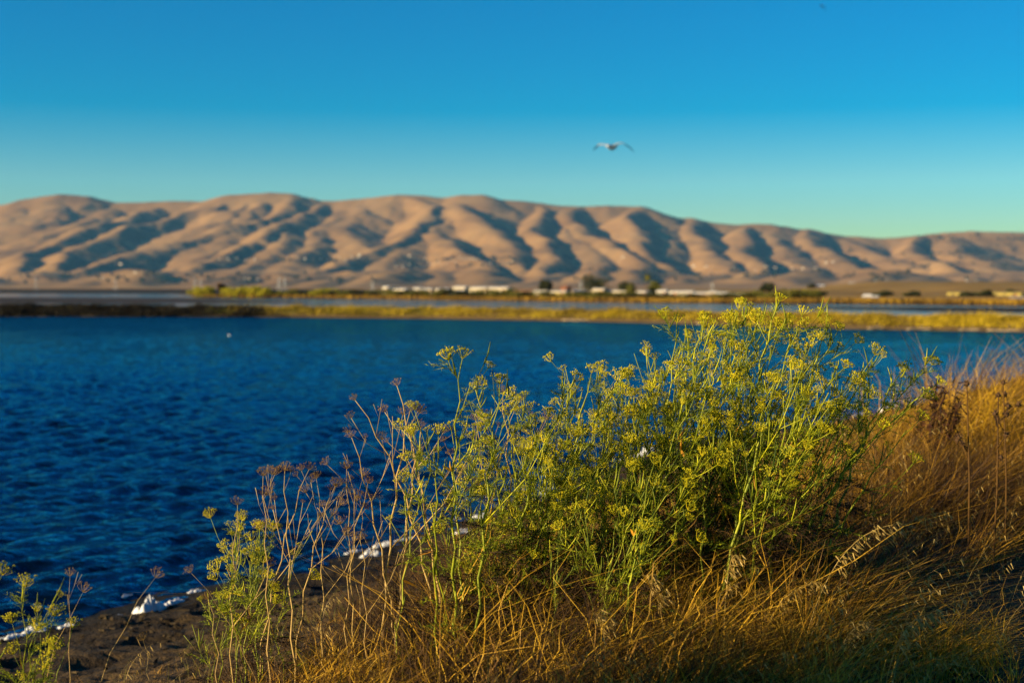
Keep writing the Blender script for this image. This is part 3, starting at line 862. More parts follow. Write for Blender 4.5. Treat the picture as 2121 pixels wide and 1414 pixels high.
# houses on the lower hills and oaks in the gullies
def house_mesh():
    mb = MB(); mb.box((-9, 0, -5), (9, 12, 6)); a = mb.mesh("house_wall", [M_wall_w])
    mb = MB(); mb.add([(-10, -1, 6), (10, -1, 6), (10, 13, 6), (-10, 13, 6), (-10, 6, 10), (10, 6, 10)], [(0, 1, 5, 4), (2, 3, 4, 5), (0, 4, 3), (1, 2, 5), (0, 3, 2, 1)])
    return a, mb.mesh("house_roof", [M_roofb])
hm = house_mesh()
def d_at(px, py):
    """depth where the ray through a photo pixel meets the hills"""
    dd = np.arange(5000, 10400, 20.0)
    zz = np.array([hill_z(px, x) for x in dd]); ray = CAM_H + (597 - py) / FPX * dd
    k = np.argmax(zz > ray)
    return float(dd[k]) if (zz > ray).any() else None
HB = []
for px in range(880, 1065, 9): HB.append((px, 541 + 5 * math.sin(px * .05) + srnd.uniform(-4, 4)))
for px in range(820, 880, 14): HB.append((px, 552 + srnd.uniform(-3, 3)))
for px in range(690, 770, 13): HB.append((px, 536 + srnd.uniform(-4, 4)))
for px in range(455, 545, 18): HB.append((px, 538 + srnd.uniform(-3, 3)))
for px in range(600, 690, 16): HB.append((px, 536 + srnd.uniform(-3, 3)))
HB += [(280, 566), (250, 550), (212, 577), (505, 577), (519, 579), (532, 579), (390, 579), (848, 531), (745, 531), (1284, 541), (1290, 536), (1436, 552), (1463, 553), (1518, 555), (1585, 553), (1640, 557), (1662, 557), (1688, 556), (1710, 545), (1725, 543), (1200, 540), (1565, 560), (1605, 555)]
HG = "houses dotted over the lower hills"
for i, (px, py) in enumerate(HB):
    d = d_at(px, py)
    if d is None: continue
    e = tag(empty("hillside_house", ((px - 1060.5) / FPX * d, d, hill_z(px, d)), srnd.uniform(-.5, .2)), "tiny pale house among those dotted over the lower hillside", "house", HG)
    s = srnd.uniform(.42, .72) * (1.4 if i >= len(HB) - 23 else 1)
    for nm, me in (("wall", hm[0]), ("roof", hm[1])):
        o = link(nm, me, e); o.scale = (s, s, s * .9)
oak = []
for k in range(3):
    V, Q = leaf_cloud(420, 9, 9, 6, 7, 1.4, 900 + k, 5, .3)
    mb = MB(); mb.tube([(0, 0, -4), (.3, 0, 3), (1, 0, 8)], [.9, .7, .3], 6)
    for a in range(4): mb.tube([(0, 0, 3), (4 * math.cos(a * 1.6), 4 * math.sin(a * 1.6), 7)], [.5, .15], 5)
    oak.append((quad_mesh("oak_crown", V, Q, False, [M_dark_tree]), mb.mesh("oak_trunk", [M_bark], True)))
OK_ = []
for k in range(70):   # the wooded right end
    OK_.append((srnd.uniform(1500, 2121), srnd.triangular(486, 580, 570)))
for k in range(40): OK_.append((srnd.uniform(820, 1070), 545 + srnd.uniform(-9, 12)))
for k in range(45): OK_.append((srnd.uniform(1180, 1900), 572 + srnd.uniform(-14, 12)))
for k in range(30): OK_.append((srnd.uniform(440, 800), 541 + srnd.uniform(-6, 8)))
for k in range(26): OK_.append((srnd.uniform(1900, 2121), 482 + srnd.uniform(-2, 30)))
for k in range(60): OK_.append((srnd.uniform(0, 800), srnd.uniform(568, 590)))
for k in range(40): OK_.append((srnd.uniform(1880, 2121), srnd.uniform(490, 560)))
for px, py in OK_:
    d = d_at(px, py)
    if d is None: continue
    s = srnd.uniform(.7, 1.5)
    place_plant("oak_tree", oak[srnd.randrange(3)], ((px - 1060.5) / FPX * d, d, hill_z(px, d)), s, s, "distant dark oak scattered on the hillside", "tree", "oaks scattered over the hills")

# ------------------------------------------------------------------ birds
def wing_section(y0, y1, n): return np.linspace(y0, y1, n)
M_gullw = flat_mat("gull_white", (.78, .74, .68), .7, .05, 8)
M_gullg = flat_mat("gull_grey", (.38, .37, .36), .7, .1, 8)
M_gullk = flat_mat("gull_black", (.012, .012, .014), .7, .1, 8)
M_beak = flat_mat("gull_beak", (.55, .30, .03), .5, .05, 8)
def gull(name, loc, rz, pitch, roll, scale, lift, sweep, label, cat, dark=False):
    """one continuous body: a lofted trunk with head and tail, and two arched wings welded to its flanks; +Y is forward"""
    me = bpy.data.meshes.new(name)
    V, F, Mi = [], [], []
    st = [(-.30, .004, .008, .0), (-.24, .035, .012, .0), (-.16, .045, .035, -.002), (-.06, .062, .060, -.006), (.04, .066, .066, -.006), (.12, .052, .054, .004), (.17, .036, .040, .016), (.205, .036, .038, .024), (.235, .026, .028, .024), (.26, .010, .011, .018)]
    n = 10
    for y, rx, rz_, cz in st:
        for k in range(n):
            a = 2 * math.pi * k / n
            V.append((rx * math.cos(a), y, cz + rz_ * math.sin(a)))
    for i in range(len(st) - 1):
        for k in range(n):
            F.append((i * n + k, i * n + (k + 1) % n, (i + 1) * n + (k + 1) % n, (i + 1) * n + k))
            ym = (st[i][0] + st[i + 1][0]) / 2
            Mi.append(1 if (1 <= k <= 3 and -.2 < ym < .1 and not dark) else (2 if dark else 0))
    F.append(tuple(range(n))[::-1]); Mi.append(0); F.append(tuple((len(st) - 1) * n + k for k in range(n))); Mi.append(3)
    for s in (-1, 1):
        o = len(V); m = 13; prev = None
        li = lift[0] if s < 0 else lift[1]
        for j in range(m):
            t = j / (m - 1); span = .05 + .50 * t
            x = s * span * (1 - .10 * t * t)
            z = .03 + li[0] * math.sin(min(1, t / .45) * math.pi / 2) - li[1] * max(0, t - .40) ** 1.35
            ch = .15 * (1 - t) ** .55 + .035 * (1 - t) + .012
            yl = .085 + .05 * math.sin(min(1, t / .42) * math.pi / 2) - sweep * max(0, t - .38)
            th = .012 * (1 - t) + .003
            V += [(x, yl, z), (x, yl - ch * .35, z + th), (x, yl - ch, z - .004), (x, yl - ch * .4, z - th)]
        for j in range(m - 1):
            for k in range(4):
                q = (o + j * 4 + k, o + j * 4 + (k + 1) % 4, o + (j + 1) * 4 + (k + 1) % 4, o + (j + 1) * 4 + k)
                F.append(q if s < 0 else q[::-1])
                Mi.append(2 if (j >= 7 or dark) else (1 if k in (0, 1) and j > 0 else 0))
        F.append((o + 0, o + 1, o + 2, o + 3)); Mi.append(0)
        e_ = o + (m - 1) * 4; F.append((e_, e_ + 1, e_ + 2, e_ + 3)); Mi.append(2)
    me.from_pydata(V, [], F)
    me.polygons.foreach_set("material_index", np.array(Mi, np.int32))
    me.polygons.foreach_set("use_smooth", np.full(len(F), True))
    for m_ in (M_gullw, M_gullg, M_gullk, M_beak): me.materials.append(m_)
    me.update()
    o = link(name, me); o.location = loc; o.rotation_euler = (pitch, roll, rz); o.scale = (scale,) * 3
    tag(o, label, cat)
    mb = MB(); mb.tube([(0, .25, .018), (0, .29, .012), (0, .305, .002)], [.010, .007, .002], 6)
    mb.build("beak", M_beak, o, True)
    return o
p = pix(1268, 305, 44)
gull("gull", p, math.radians(152), -0.10, math.radians(2), 1.4, ((.045, .46), (.055, .24)), .30, "pale gull with dark wing tips gliding in front of the blue sky", "bird")
p = pix(1703, 14, 150)
gull("gull", p, math.radians(200), 0, math.radians(-14), 1.0, ((.06, .95), (.07, .35)), .4, "tiny dark bird high in the sky near the top edge", "bird", True)
# small white bird afloat on the pond
p = pix_ground(475, 695)
mb = MB()
prof_ = [(-.26, .008, .11), (-.18, .06, .07), (-.05, .11, .045), (.08, .10, .05), (.17, .05, .09)]
mb.tube([(0, y, z) for y, r_, z in prof_], [r_ for y, r_, z in prof_], 9)
mb.tube([(0, .14, .09), (0, .18, .17), (0, .20, .22), (0, .24, .225)], [.045, .03, .042, .02], 8)
o = mb.build("floating_bird", M_gullw, None, True, (p.x, p.y, -.01)); o.rotation_euler = (0, 0, 1.2); o.scale = (.34, .34, .34)
tag(o, "small white bird floating on the pond, far out to the left", "bird")
mb = MB(); mb.tube([(0, .255, .225), (0, .29, .22)], [.012, .003], 5); mb.build("beak", M_beak, o, True)

# ------------------------------------------------------------------ foam on the waterline
def foam(px, py, w, h, label, seed, z=.03, lumps=6, deep=.6):
    w *= .64; h *= .45 if deep < .65 else .75
    r = random.Random(seed); mb = MB()
    p = pix_ground(px, py, z)
    for k in range(lumps):
        f = (k + .5) / lumps - .5
        cx, cy = f * w + r.uniform(-.1, .1) * w, r.uniform(-.25, .25) * w * deep
        s = (1 - 1.2 * abs(f)) * r.uniform(.7, 1.1)
        rx, ry, rz = w * .26 * (.6 + .6 * r.random()), w * .22 * deep * (.7 + .6 * r.random()), h * s
        nu, nv = 12, 7; vs = []
        for j in range(nv + 1):
            b2 = math.pi / 2 * (1 - 1.25 * j / nv)
            for i in range(nu):
                a = 2 * math.pi * i / nu
                q = 1 + .16 * math.sin(3 * a + k + 2 * b2) + r.uniform(-.09, .09)
                vs.append((cx + rx * q * math.cos(b2) * math.cos(a), cy + ry * q * math.cos(b2) * math.sin(a), rz * q * math.sin(b2)))
        mb.add(vs, [(j * nu + i, (j + 1) * nu + i, (j + 1) * nu + (i + 1) % nu, j * nu + (i + 1) % nu) for j in range(nv) for i in range(nu)])
    o = mb.build("foam_clump", M_foam, None, True, (p.x, p.y, max(0.0, ground_at(p.x, p.y)) - .005))
    o.rotation_euler = (0, 0, r.uniform(.3, .9))
    return tag(o, label, "foam", "white foam clumps along the waterline")
FOAM = [
    (312, 1268, .30, .17, "largest round white foam mound on the mud, left of the dry stalks", 8, .8),
    (362, 1250, .26, .10, "white foam heap just behind the largest round foam mound", 6, .6),
    (408, 1222, .26, .07, "flat white foam strip behind the small green fennel", 6, .5),
    (262, 1226, .20, .05, "thin faded foam patch in the dark water, above the largest mound", 5, .5),
    (235, 1278, .24, .02, "faint foam smear on the water left of the largest mound", 5, .5),
    (28, 1318, .24, .09, "white foam clump at the left edge of the photo", 6, .6),
    (75, 1310, .26, .11, "rugged white foam clump behind the low fennel in the corner", 7, .6),
    (140, 1304, .20, .07, "pointed white foam tongue right of the low corner fennel", 5, .5),
    (735, 1140, .30, .07, "white foam strip seen between the pale dry stalks", 6, .5),
    (770, 1160, .26, .10, "rounded white foam clump right of the pale dry stalks", 6, .7),
    (800, 1133, .34, .10, "white foam clump at the foot of the tallest dry stalk", 7, .6),
    (850, 1122, .36, .05, "thin white foam line running right from the tallest dry stalk", 6, .4),
    (965, 1105, .40, .10, "white foam patch behind the leaning green stems", 7, .5),
    (1010, 1070, .40, .12, "white foam clump half hidden by the middle fennel stems", 7, .5),
    (1140, 1015, .50, .16, "bright foam clump glimpsed through the middle of the fennel thicket", 7, .6),
    (1345, 945, .45, .22, "bright white foam mound shining through the dark fennel stems", 8, .7),
    (1300, 952, .50, .10, "grey white foam edge beside the mound in the dark fennel stems", 6, .5),
    (1720, 862, 1.0, .10, "long thin foam line on the far bend of the shore", 7, .3),
    (1790, 856, 1.1, .14, "white foam streak leading to the last foam heap", 7, .3),
    (1852, 848, .95, .30, "last white foam heap, below the lone fennel tips", 8, .5),
]
for i, (px, py, w, h, lb, n, dp) in enumerate(FOAM): foam(px, py, w, h, lb, 40 + i, .03, n, dp)

# clods and small stones on the mud beach
r = np.random.RandomState(611); n = 9500
t = -8 + 20 * r.rand(n) ** 1.3; p_ = -.1 + 3.6 * r.rand(n)
kk = r.rand(n) < np.clip(.35 + 1.5 * fbm(t / .8, p_ / .8, 613, 3), .03, 1); t, p_ = t[kk], p_[kk]; n = len(t)
x, y = tp_xy(t, p_); z = bank_z(t, p_)
sz = .007 + .020 * r.rand(n) ** 2.5
D8 = np.array([(a, b, c) for a in (-1, 1) for b in (-1, 1) for c in (-1, 1)], float) * .62
V = np.stack([x, y, z + sz * .15], -1)[:, None, :] + D8[None] * (1 + .55 * (r.rand(n, 8, 1) - .5)) * (sz[:, None, None] * (np.array([1.2, 1.1, .7]) + .3 * r.randn(n, 1, 3))) + .25 * sz[:, None, None] * r.randn(n, 8, 3)
Q8 = np.array([(0, 1, 3, 2), (4, 6, 7, 5), (0, 4, 5, 1), (2, 3, 7, 6), (0, 2, 6, 4), (1, 5, 7, 3)])
Q = (np.arange(n)[:, None, None] * 8 + Q8[None]).reshape(-1, 4)
M_clod = plant_mat("mud_clod", [(.012, .008, .004), (.04, .026, .010), (.09, .06, .024)], .9)
tag(link("mud_clods", quad_mesh("mud_clods", V.reshape(-1, 3), Q, False, [M_clod])), kind='stuff', label="broken mud clods and pebbles on the beach", cat="mud")

# ------------------------------------------------------------------ fennel
def umbel_mesh(seed, dry=False):
    r = random.Random(seed); mb = MB()
    n = (r.randint(6, 9) if seed % 2 else r.randint(9, 13)) if not dry else r.randint(11, 16)
    for k in range(n):
        a = k * 2.399; rr = math.sqrt((k + .6) / n)
        ang = rr * (.95 if not dry else 1.15)
        L = r.uniform(.026, .040) * (1.1 if dry else 1)
        d = Vector((math.sin(ang) * math.cos(a), math.sin(ang) * math.sin(a), math.cos(ang)))
        e = d * L
        mid = d * L * .5 + Vector((0, 0, -.004))
        mb.tube([(0, 0, 0), mid, e], [.0011, .0009, .0008] if not dry else [.0010, .0008, .0006], 3, 1, False)
        if dry:
            for j in range(r.randint(3, 6)):
                f = e + Vector((r.uniform(-.006, .006), r.uniform(-.006, .006), r.uniform(.002, .010)))
                mb.tube([e, f], [.0005, .0007], 3, 1, False)
                if r.random() < .5: mb.octa(f, .0014, 1, 1.6)
        else:
            for j in range(r.randint(5, 10)):
                u = Vector((r.gauss(0, 1), r.gauss(0, 1), r.gauss(.5, .6))).normalized()
                c = e + u * r.uniform(.003, .0095)
                mb.octa(c, r.uniform(.0018, .0031), 1, r.uniform(.7, 1.2))
    return mb.mesh("umbel" if not dry else "dry_umbel", [M_dry, M_seed] if dry else [M_stem, M_flower])
UMB = [umbel_mesh(60 + k) for k in range(6)]
UMBD = [umbel_mesh(80 + k, True) for k in range(5)]

def segs_mesh(name, S, mat):
    """S: list of (p0, p1, w) filaments -> thin tapered quads"""
    A = np.array([s[0] for s in S], float); B = np.array([s[1] for s in S], float); w = np.array([s[2] for s in S], float)[:, None]
    d = B - A; r = np.random.RandomState(len(S)).randn(len(S), 3)
    sd = np.cross(d, r); sd /= (np.linalg.norm(sd, axis=1)[:, None] + 1e-9)
    V = np.stack([A - sd * w, A + sd * w, B + sd * w * .35, B - sd * w * .35], 1).reshape(-1, 3)
    return quad_mesh(name, V, np.arange(len(V)).reshape(-1, 4), False, [mat])

def feather(S, o, d, L, r, n=9, w=.0011, droop=.3):
    """one feathery fennel leaf of thread-like segments"""
    d = Vector(d).normalized(); pts = []
    side = d.cross(Vector((0, 0, 1)))
    if side.length < .1: side = Vector((1, 0, 0))
    side.normalize()
    p = Vector(o)
    for i in range(n + 1):
        f = i / n
        pts.append(p.copy())
        dd = (d + Vector((0, 0, -droop * 2 * f))).normalized()
        p = p + dd * (L / n)
    for i in range(n): S.append((pts[i], pts[i + 1], w * 1.3))
    for i in range(1, n + 1):
        f = i / n; fl = L * .42 * (1 - .6 * f) * r.uniform(.7, 1.2)
        tdir = (pts[i] - pts[i - 1]).normalized()
        for sgn in (-1, 1):
            sd = (tdir * .75 + side * sgn * .7 + Vector((r.gauss(0, .3), r.gauss(0, .3), r.gauss(0, .3)))).normalized()
            e = pts[i] + sd * fl
            S.append((pts[i], e, w))
            for q in (.45, .75):
                m = pts[i].lerp(e, q)
                s2 = (sd + Vector((r.gauss(0, .6), r.gauss(0, .6), r.gauss(0, .6)))).normalized()
                S.append((m, m + s2 * fl * .45, w * .85))

def bez(a, b, c, t): return a * (1 - t) ** 2 + b * 2 * t * (1 - t) + c * t * t

def stalk(mb, base, tip, r0, kind, r, U, LF, WF, br=1.0, bare=.33):
    base, tip = Vector(base), Vector(tip)
    L = (tip - base).length
    ctrl = base.lerp(tip, .5) + Vector(((base.x - tip.x) * .28 + r.gauss(0, .03) * L, r.gauss(0, .04) * L, L * .10))
    N_ = max(6, int(L / .095))
    pts = []
    zz = r.uniform(.004, .009)
    for i in range(N_ + 1):
        t = i / N_
        p = bez(base, ctrl, tip, t)
        p += Vector((zz * (1 if i % 2 else -1), r.gauss(0, .004), 0)) * (1 if 0 < i < N_ else 0)
        pts.append(p)
    rad = [r0 * (1 - .78 * (i / N_) ** 1.1) for i in range(N_ + 1)]
    mb.tube(pts, rad, 6)
    # node collars and sheaths
    ph = r.uniform(0, 6.28)
    for i in range(1, N_):
        t = i / N_
        tan = (pts[i + 1] - pts[i - 1]).normalized()
        if kind != 'dry' and r.random() < .6:
            q = r.random()
            ml = 1 if (r.random() < .22 and t < .75) else 0
            out = Vector((math.cos(ph), math.sin(ph), 0))
            e = pts[i] + (tan + out * (.30 if ml else .18)) * r.uniform(.035, .07)
            mb.tube([pts[i], pts[i].lerp(e, .5) + out * .003, e], [rad[i] * 1.05, rad[i] * (1.15 if ml else .9), .0012], 4, ml)
            if ml and r.random() < .7:
                dn = (out * .8 + Vector((.35, 0, r.uniform(-.75, .3)))).normalized(); ll = r.uniform(.05, .10); sd = dn.cross(Vector((r.gauss(0, 1), r.gauss(0, 1), r.gauss(0, 1)))).normalized()
                mb.ribbon([pts[i], pts[i] + dn * ll * .35, pts[i] + dn * ll * .7, pts[i] + dn * ll], [.006, .011, .008, .001], sd, 1)
        ph += 2.4
        if t < bare or r.random() > .86 * min(1, br): continue
        side = Vector((math.cos(ph) + .25, .55 * math.sin(ph), .12))
        side = (side - tan * side.dot(tan))
        side = side.normalized() if side.length > .05 else Vector((1, 0, 0))
        bl = (L * (1 - t) * r.uniform(.45, .8) + .05) * r.uniform(.75, 1.1)
        bl = min(bl, .48)
        d0 = (tan * .80 + side * .62).normalized()
        m1 = pts[i] + d0 * bl * .5
        e1 = m1 + (d0 * .7 + Vector((.06, 0, .45))).normalized() * bl * .5
        rb = rad[i] * .55
        mb.tube([pts[i], m1, e1], [rb, rb * .72, max(.0013, rb * .42)], 4)
        ends = [(e1, (e1 - m1).normalized())]
        for sb in range(2 if bl > .16 else 1 if bl > .09 else 0):
            o = m1 if sb == 0 else m1.lerp(e1, .5)
            s2 = (d0 + Vector((r.gauss(0, .55), r.gauss(0, .4), r.uniform(.1, .6)))).normalized()
            l2 = bl * r.uniform(.28, .5)
            e2 = o + s2 * l2
            mb.tube([o, o.lerp(e2, .5) + Vector((0, 0, -.004)), e2], [rb * .55, rb * .45, .0012], 4)
            ends.append((e2, s2))
        for e, dr in ends:
            (r.random() < br * .62) and U.append((e, (dr + Vector((0, 0, .5))).normalized(), r.uniform(.45, 1.25)))
        if kind == 'green':
            for _ in range(r.randint(1, 4)):
                o = pts[i].lerp(m1, r.random()) if r.random() < .5 else m1.lerp(e1, r.random())
                sv = Vector((r.gauss(.18, .22), r.gauss(0, .22), 1)).normalized() * r.uniform(.03, .10)
                mb.tube([o, o + sv * .5 + Vector((.003, 0, 0)), o + sv], [.0022, .0026, .0009], 4, 0)
            for _ in range(4):
                fd = (side + tan * .9 + Vector((r.gauss(0, .4), r.gauss(0, .4), r.gauss(0, .3)))).normalized()
                feather(LF, pts[i].lerp(m1, r.random()), fd, r.uniform(.04, .11), r, 6, .0011)
    tn = (pts[-1] - pts[-2]).normalized()
    U.append((pts[-1], (tn + Vector((0, 0, .3))).normalized(), r.uniform(.9, 1.25)))
    if kind == 'green':
        for i in range(1, int(N_ * .62)):
            if r.random() < .30:
                a = r.uniform(0, 6.28)
                feather(LF, pts[i], (math.cos(a) + .35, math.sin(a), .45), r.uniform(.10, .22), r, 9, .0011)
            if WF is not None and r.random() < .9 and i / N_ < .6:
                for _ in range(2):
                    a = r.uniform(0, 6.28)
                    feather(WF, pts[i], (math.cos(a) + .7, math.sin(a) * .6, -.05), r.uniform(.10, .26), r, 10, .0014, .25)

def fennel(name, root_px, d, tips, kind, label, r0=.0062, fill=0, fill_box=None, seed=0, br=1.0, bare=.33, group=None, spread=.17, lean_d=.25):
    r = random.Random(seed)
    x = (root_px - 1060.5) / FPX * d
    e = tag(empty(name, (x, d, ground_at(x, d) - .02)), label, "fennel" if kind == 'green' else "dry fennel", group)
    o0 = e.location.copy()
    LF, WF = [], []
    jobs = [(t[0], t[1], 1.0) for t in tips]
    for k in range(fill):
        x0, y0, x1, y1 = fill_box
        jobs.append((r.uniform(x0, x1), r.uniform(y0, y1), .8))
    for tx, ty, sc in jobs:
        U = []; mb = MB()
        dt = d + r.uniform(-lean_d, lean_d)
        tip = pix(tx, ty, dt) - o0
        a = r.uniform(0, 6.28); rr = spread * math.sqrt(r.random())
        base = Vector((rr * math.cos(a), rr * math.sin(a) * .8, -.02))
        # stems spread wider at the base when the tip leans far away
        base.x += max(-.25, min(.25, tip.x * r.uniform(-.1, .4)))
        base.z = ground_at(o0.x + base.x, o0.y + base.y) - o0.z - .03
        rad = r0 * sc * r.uniform(.8, 1.15) * min(1.15, max(.55, (tip - base).length / 1.1))
        stalk(mb, base, tip, rad, kind, r, U, LF, WF if kind == 'green' else None, br if sc == 1 else .5, bare)
        st = mb.build("stalk", [M_stem, M_sheath] if kind == 'green' else [M_dry, M_sheath], e, True)
        for p, dr, s in U[:100]:
            me = (UMB if kind == 'green' else UMBD)[r.randrange(6 if kind == 'green' else 5)]
            u = bpy.data.objects.new("umbel", me); COL.objects.link(u); u.parent = st
            u.location = p; u.rotation_mode = 'QUATERNION'
            u.rotation_quaternion = dr.to_track_quat('Z', 'Y'); s *= 1.0 if kind == 'green' else .68
            u.scale = (s, s, s)
    if LF: link("foliage", segs_mesh("fennel_foliage", LF, M_leaf), e)
    if WF: link("withered_foliage", segs_mesh("fennel_withered", WF, M_wither), e)
    return e

FG = "green fennel plants on the bank"
fennel("fennel_plant", 905, 5.45, [(958, 742), (908, 900), (842, 955), (1035, 795), (872, 1010), (935, 890)], 'green', "slender green fennel at the thicket's left end with one very tall stalk", seed=1, br=.8, group=FG, bare=.42)
fennel("fennel_plant", 1070, 5.7, [(1098, 850), (1190, 790), (1225, 772), (1052, 860), (1150, 890), (1292, 782), (1010, 920), (1245, 850), (1130, 960)], 'green', "green fennel with thin upright tips in the left half of the thicket", seed=2, fill=10, fill_box=(980, 880, 1250, 1040), group=FG)
fennel("fennel_plant", 1180, 5.9, [(1300, 778), (1342, 805), (1265, 880), (1200, 900), (1385, 850), (1422, 765), (1160, 960)], 'green', "yellow green fennel in the middle of the thicket, below the dip in its outline", seed=3, fill=10, fill_box=(1100, 900, 1400, 1040), group=FG)
fennel("fennel_plant", 1290, 5.8, [(1402, 668), (1458, 662), (1385, 765), (1482, 705), (1335, 850), (1440, 820), (1520, 790)], 'green', "tall green fennel whose forked tips rise left of the thicket's peak", seed=4, fill=9, fill_box=(1250, 800, 1520, 980), group=FG)
fennel("fennel_plant", 1415, 6.0, [(1530, 640), (1558, 655), (1585, 690), (1500, 722), (1612, 700), (1650, 725), (1540, 790), (1470, 860)], 'green', "dense green fennel forming the left side of the thicket's peak", seed=5, fill=7, fill_box=(1380, 760, 1640, 960), group=FG)
fennel("fennel_plant", 1500, 5.7, [(1614, 624), (1662, 652), (1702, 705), (1640, 765), (1735, 685), (1748, 762), (1705, 805), (1590, 810), (1670, 860)], 'green', "tallest green fennel, crowded with yellow flower heads at the peak", seed=6, fill=7, fill_box=(1480, 740, 1740, 940), group=FG)
fennel("fennel_plant", 1590, 5.9, [(1812, 735), (1782, 800), (1930, 755), (1942, 795), (1868, 770), (1832, 850), (1740, 850), (1905, 870)], 'green', "sparse green fennel leaning right toward the golden grass", seed=7, fill=3, fill_box=(1640, 880, 1860, 1060), br=.55, bare=.45, group=FG)
fennel("fennel_plant", 520, 5.6, [(436, 1072), (500, 1075), (468, 1135), (556, 1090), (448, 1200), (545, 1165), (520, 1120)], 'green', "small green fennel standing alone among pale dry stalks", r0=.005, seed=8, br=.9, bare=.3, group=FG, fill=3, fill_box=(440, 1150, 560, 1280))
fennel("fennel_plant", 30, 4.7, [(4, 1190), (52, 1215), (25, 1290), (112, 1275), (75, 1305), (150, 1300)], 'green', "low green fennel in the bottom corner beside foam", r0=.005, seed=9, fill=2, br=.5, fill_box=(-60, 1320, 130, 1410), bare=.2, group=FG)
fennel("fennel_plant", 960, 5.6, [(1022, 985), (1088, 950), (962, 1010), (900, 1060), (1010, 1080)], 'green', "short green fennel filling the front of the thicket's left end", r0=.005, seed=10, fill=7, fill_box=(900, 1050, 1150, 1180), group=FG, br=.7)
fennel("fennel_plant", 1240, 5.35, [(1205, 1040), (1290, 1010), (1355, 960), (1420, 990), (1160, 1090)], 'green', "short fennel in front of the thicket with arching yellow green stems", r0=.0055, seed=11, fill=8, fill_box=(1130, 1000, 1450, 1120), group=FG, br=.6)
fennel("fennel_plant", 1400, 6.1, [(1500, 930), (1560, 960), (1450, 940), (1600, 920)], 'green', "dark feathery fennel low in the shade under the thicket's peak", r0=.005, seed=12, fill=6, fill_box=(1400, 930, 1620, 1080), group=FG, br=.35)
DG = "pale dry fennel skeletons on the bank"
fennel("dry_fennel", 595, 5.5, [(545, 985), (590, 975), (640, 972), (492, 1045)], 'dry', "pale dry fennel skeleton, widest and leftmost of the tall ones", r0=.0058, seed=21, bare=.36, br=.7, group=DG, lean_d=.1)
fennel("dry_fennel", 650, 5.55, [(655, 990), (695, 1005), (718, 970)], 'dry', "pale dry fennel skeleton leaning right beside the widest one", r0=.0058, seed=22, bare=.34, br=.7, group=DG, lean_d=.1)
fennel("dry_fennel", 850, 5.6, [(822, 798), (735, 828), (850, 850), (728, 905), (872, 885)], 'dry', "tallest pale dry fennel skeleton, reaching high against the blue pond", r0=.0072, seed=23, bare=.38, br=.68, group=DG, lean_d=.1)
fennel("dry_fennel", 740, 5.5, [(745, 1030), (762, 1000), (705, 1085)], 'dry', "short dry fennel skeleton between the widest and the tallest ones", r0=.0045, seed=24, bare=.34, br=.65, group=DG, lean_d=.1)
fennel("dry_fennel", 1000, 5.75, [(1042, 812), (1075, 830), (985, 870)], 'dry', "dry fennel skeleton mixed into the green thicket's left end", r0=.005, seed=25, bare=.55, br=.6, group=DG, lean_d=.1)
fennel("dry_fennel", 110, 4.9, [(145, 1192), (172, 1225)], 'dry', "thin dry fennel stem above the low corner fennel", r0=.004, seed=26, bare=.75, br=.4, group=DG, lean_d=.1)
fennel("dry_fennel", 195, 4.8, [(322, 1195), (296, 1325)], 'dry', "bent dry fennel stem leaning across the largest foam mound", r0=.004, seed=27, bare=.8, br=.4, group=DG, lean_d=.1)
fennel("dry_fennel", 480, 5.4, [(395, 1185), (430, 1240)], 'dry', "thin dry stem slanting left in front of the flat foam strip", r0=.004, seed=28, bare=.7, br=.5, group=DG, lean_d=.1)

# ------------------------------------------------------------------ grass on the bank
def scatter(n, tr, pr, seed):
    r = np.random.RandomState(seed)
    t = tr[0] + (tr[1] - tr[0]) * r.rand(n); p = pr[0] + (pr[1] - pr[0]) * r.rand(n)
    x, y = tp_xy(t, p)
    return r, t, p, x, y, bank_z(t, p)
def grass(n, tr, pr, hfun, w, seed, keep=None, bend=(.15, .8), lean=.45, K=4, jig=.03):
    r, t, p, x, y, z = scatter(n, tr, pr, seed)
    k = np.ones(n, bool) if keep is None else keep(x, y, t, p, r)
    x, y, z, t, p = x[k], y[k], z[k], t[k], p[k]; m = len(x)
    H = hfun(x, y, t, p) * (.55 + .6 * r.rand(m))
    # clumps lean together with the wind and each its own way
    a = 2 * math.pi * vnoise(x / .35, y / .35, seed) * 1.5
    ln = np.stack([lean + .6 * np.cos(a) + .55 * r.randn(m), .6 * np.sin(a) + .55 * r.randn(m)], -1)
    return blades(np.stack([x, y, z - .02], -1), H, w * (.6 + .8 * r.rand(m)), ln, bend[0] + (bend[1] - bend[0]) * r.rand(m), K, seed + 1, jig)
def hnear(x, y, t, p):
    s = np.clip((x + .6) / 1.7, 0, 1)
    h = .14 + .58 * s * s * (3 - 2 * s)
    h = h * np.clip(.7 + .9 * fbm(x / .5, y / .5, 131, 3), .4, 1.3)
    edge = .8 + .35 * np.clip((p - 5.0) / .7, 0, 1) * np.clip((x - .2) / .5, 0, 1)
    return h * np.clip((p - 2.0) / 1.6, .25, 1) * edge * np.clip((6.75 + .3 * fbm(x / .6, y / .6, 133, 2) - p - .35 * (x > 1.1)) / .7, .12, 1)
def keep_near(x, y, t, p, r):
    dens = np.clip((x + 1.9) / 1.6, .22, 1) * np.clip((6.6 + .4 * fbm(x / .6, y / .6, 133, 2) - p - .35 * (x > 1.1)) / .35, .02, 1) * np.clip((p - 1.9 - .5 * (x < 0)) / .8, 0, 1)
    cl = np.clip(.8 + 1.1 * fbm(x / .42, y / .42, 137, 3), .12, 1.2)
    return r.rand(len(x)) < dens * cl
V, Q = grass(80000, (-7.6, 2.2), (2.0, 7.3), hnear, .0042, 401, keep_near)
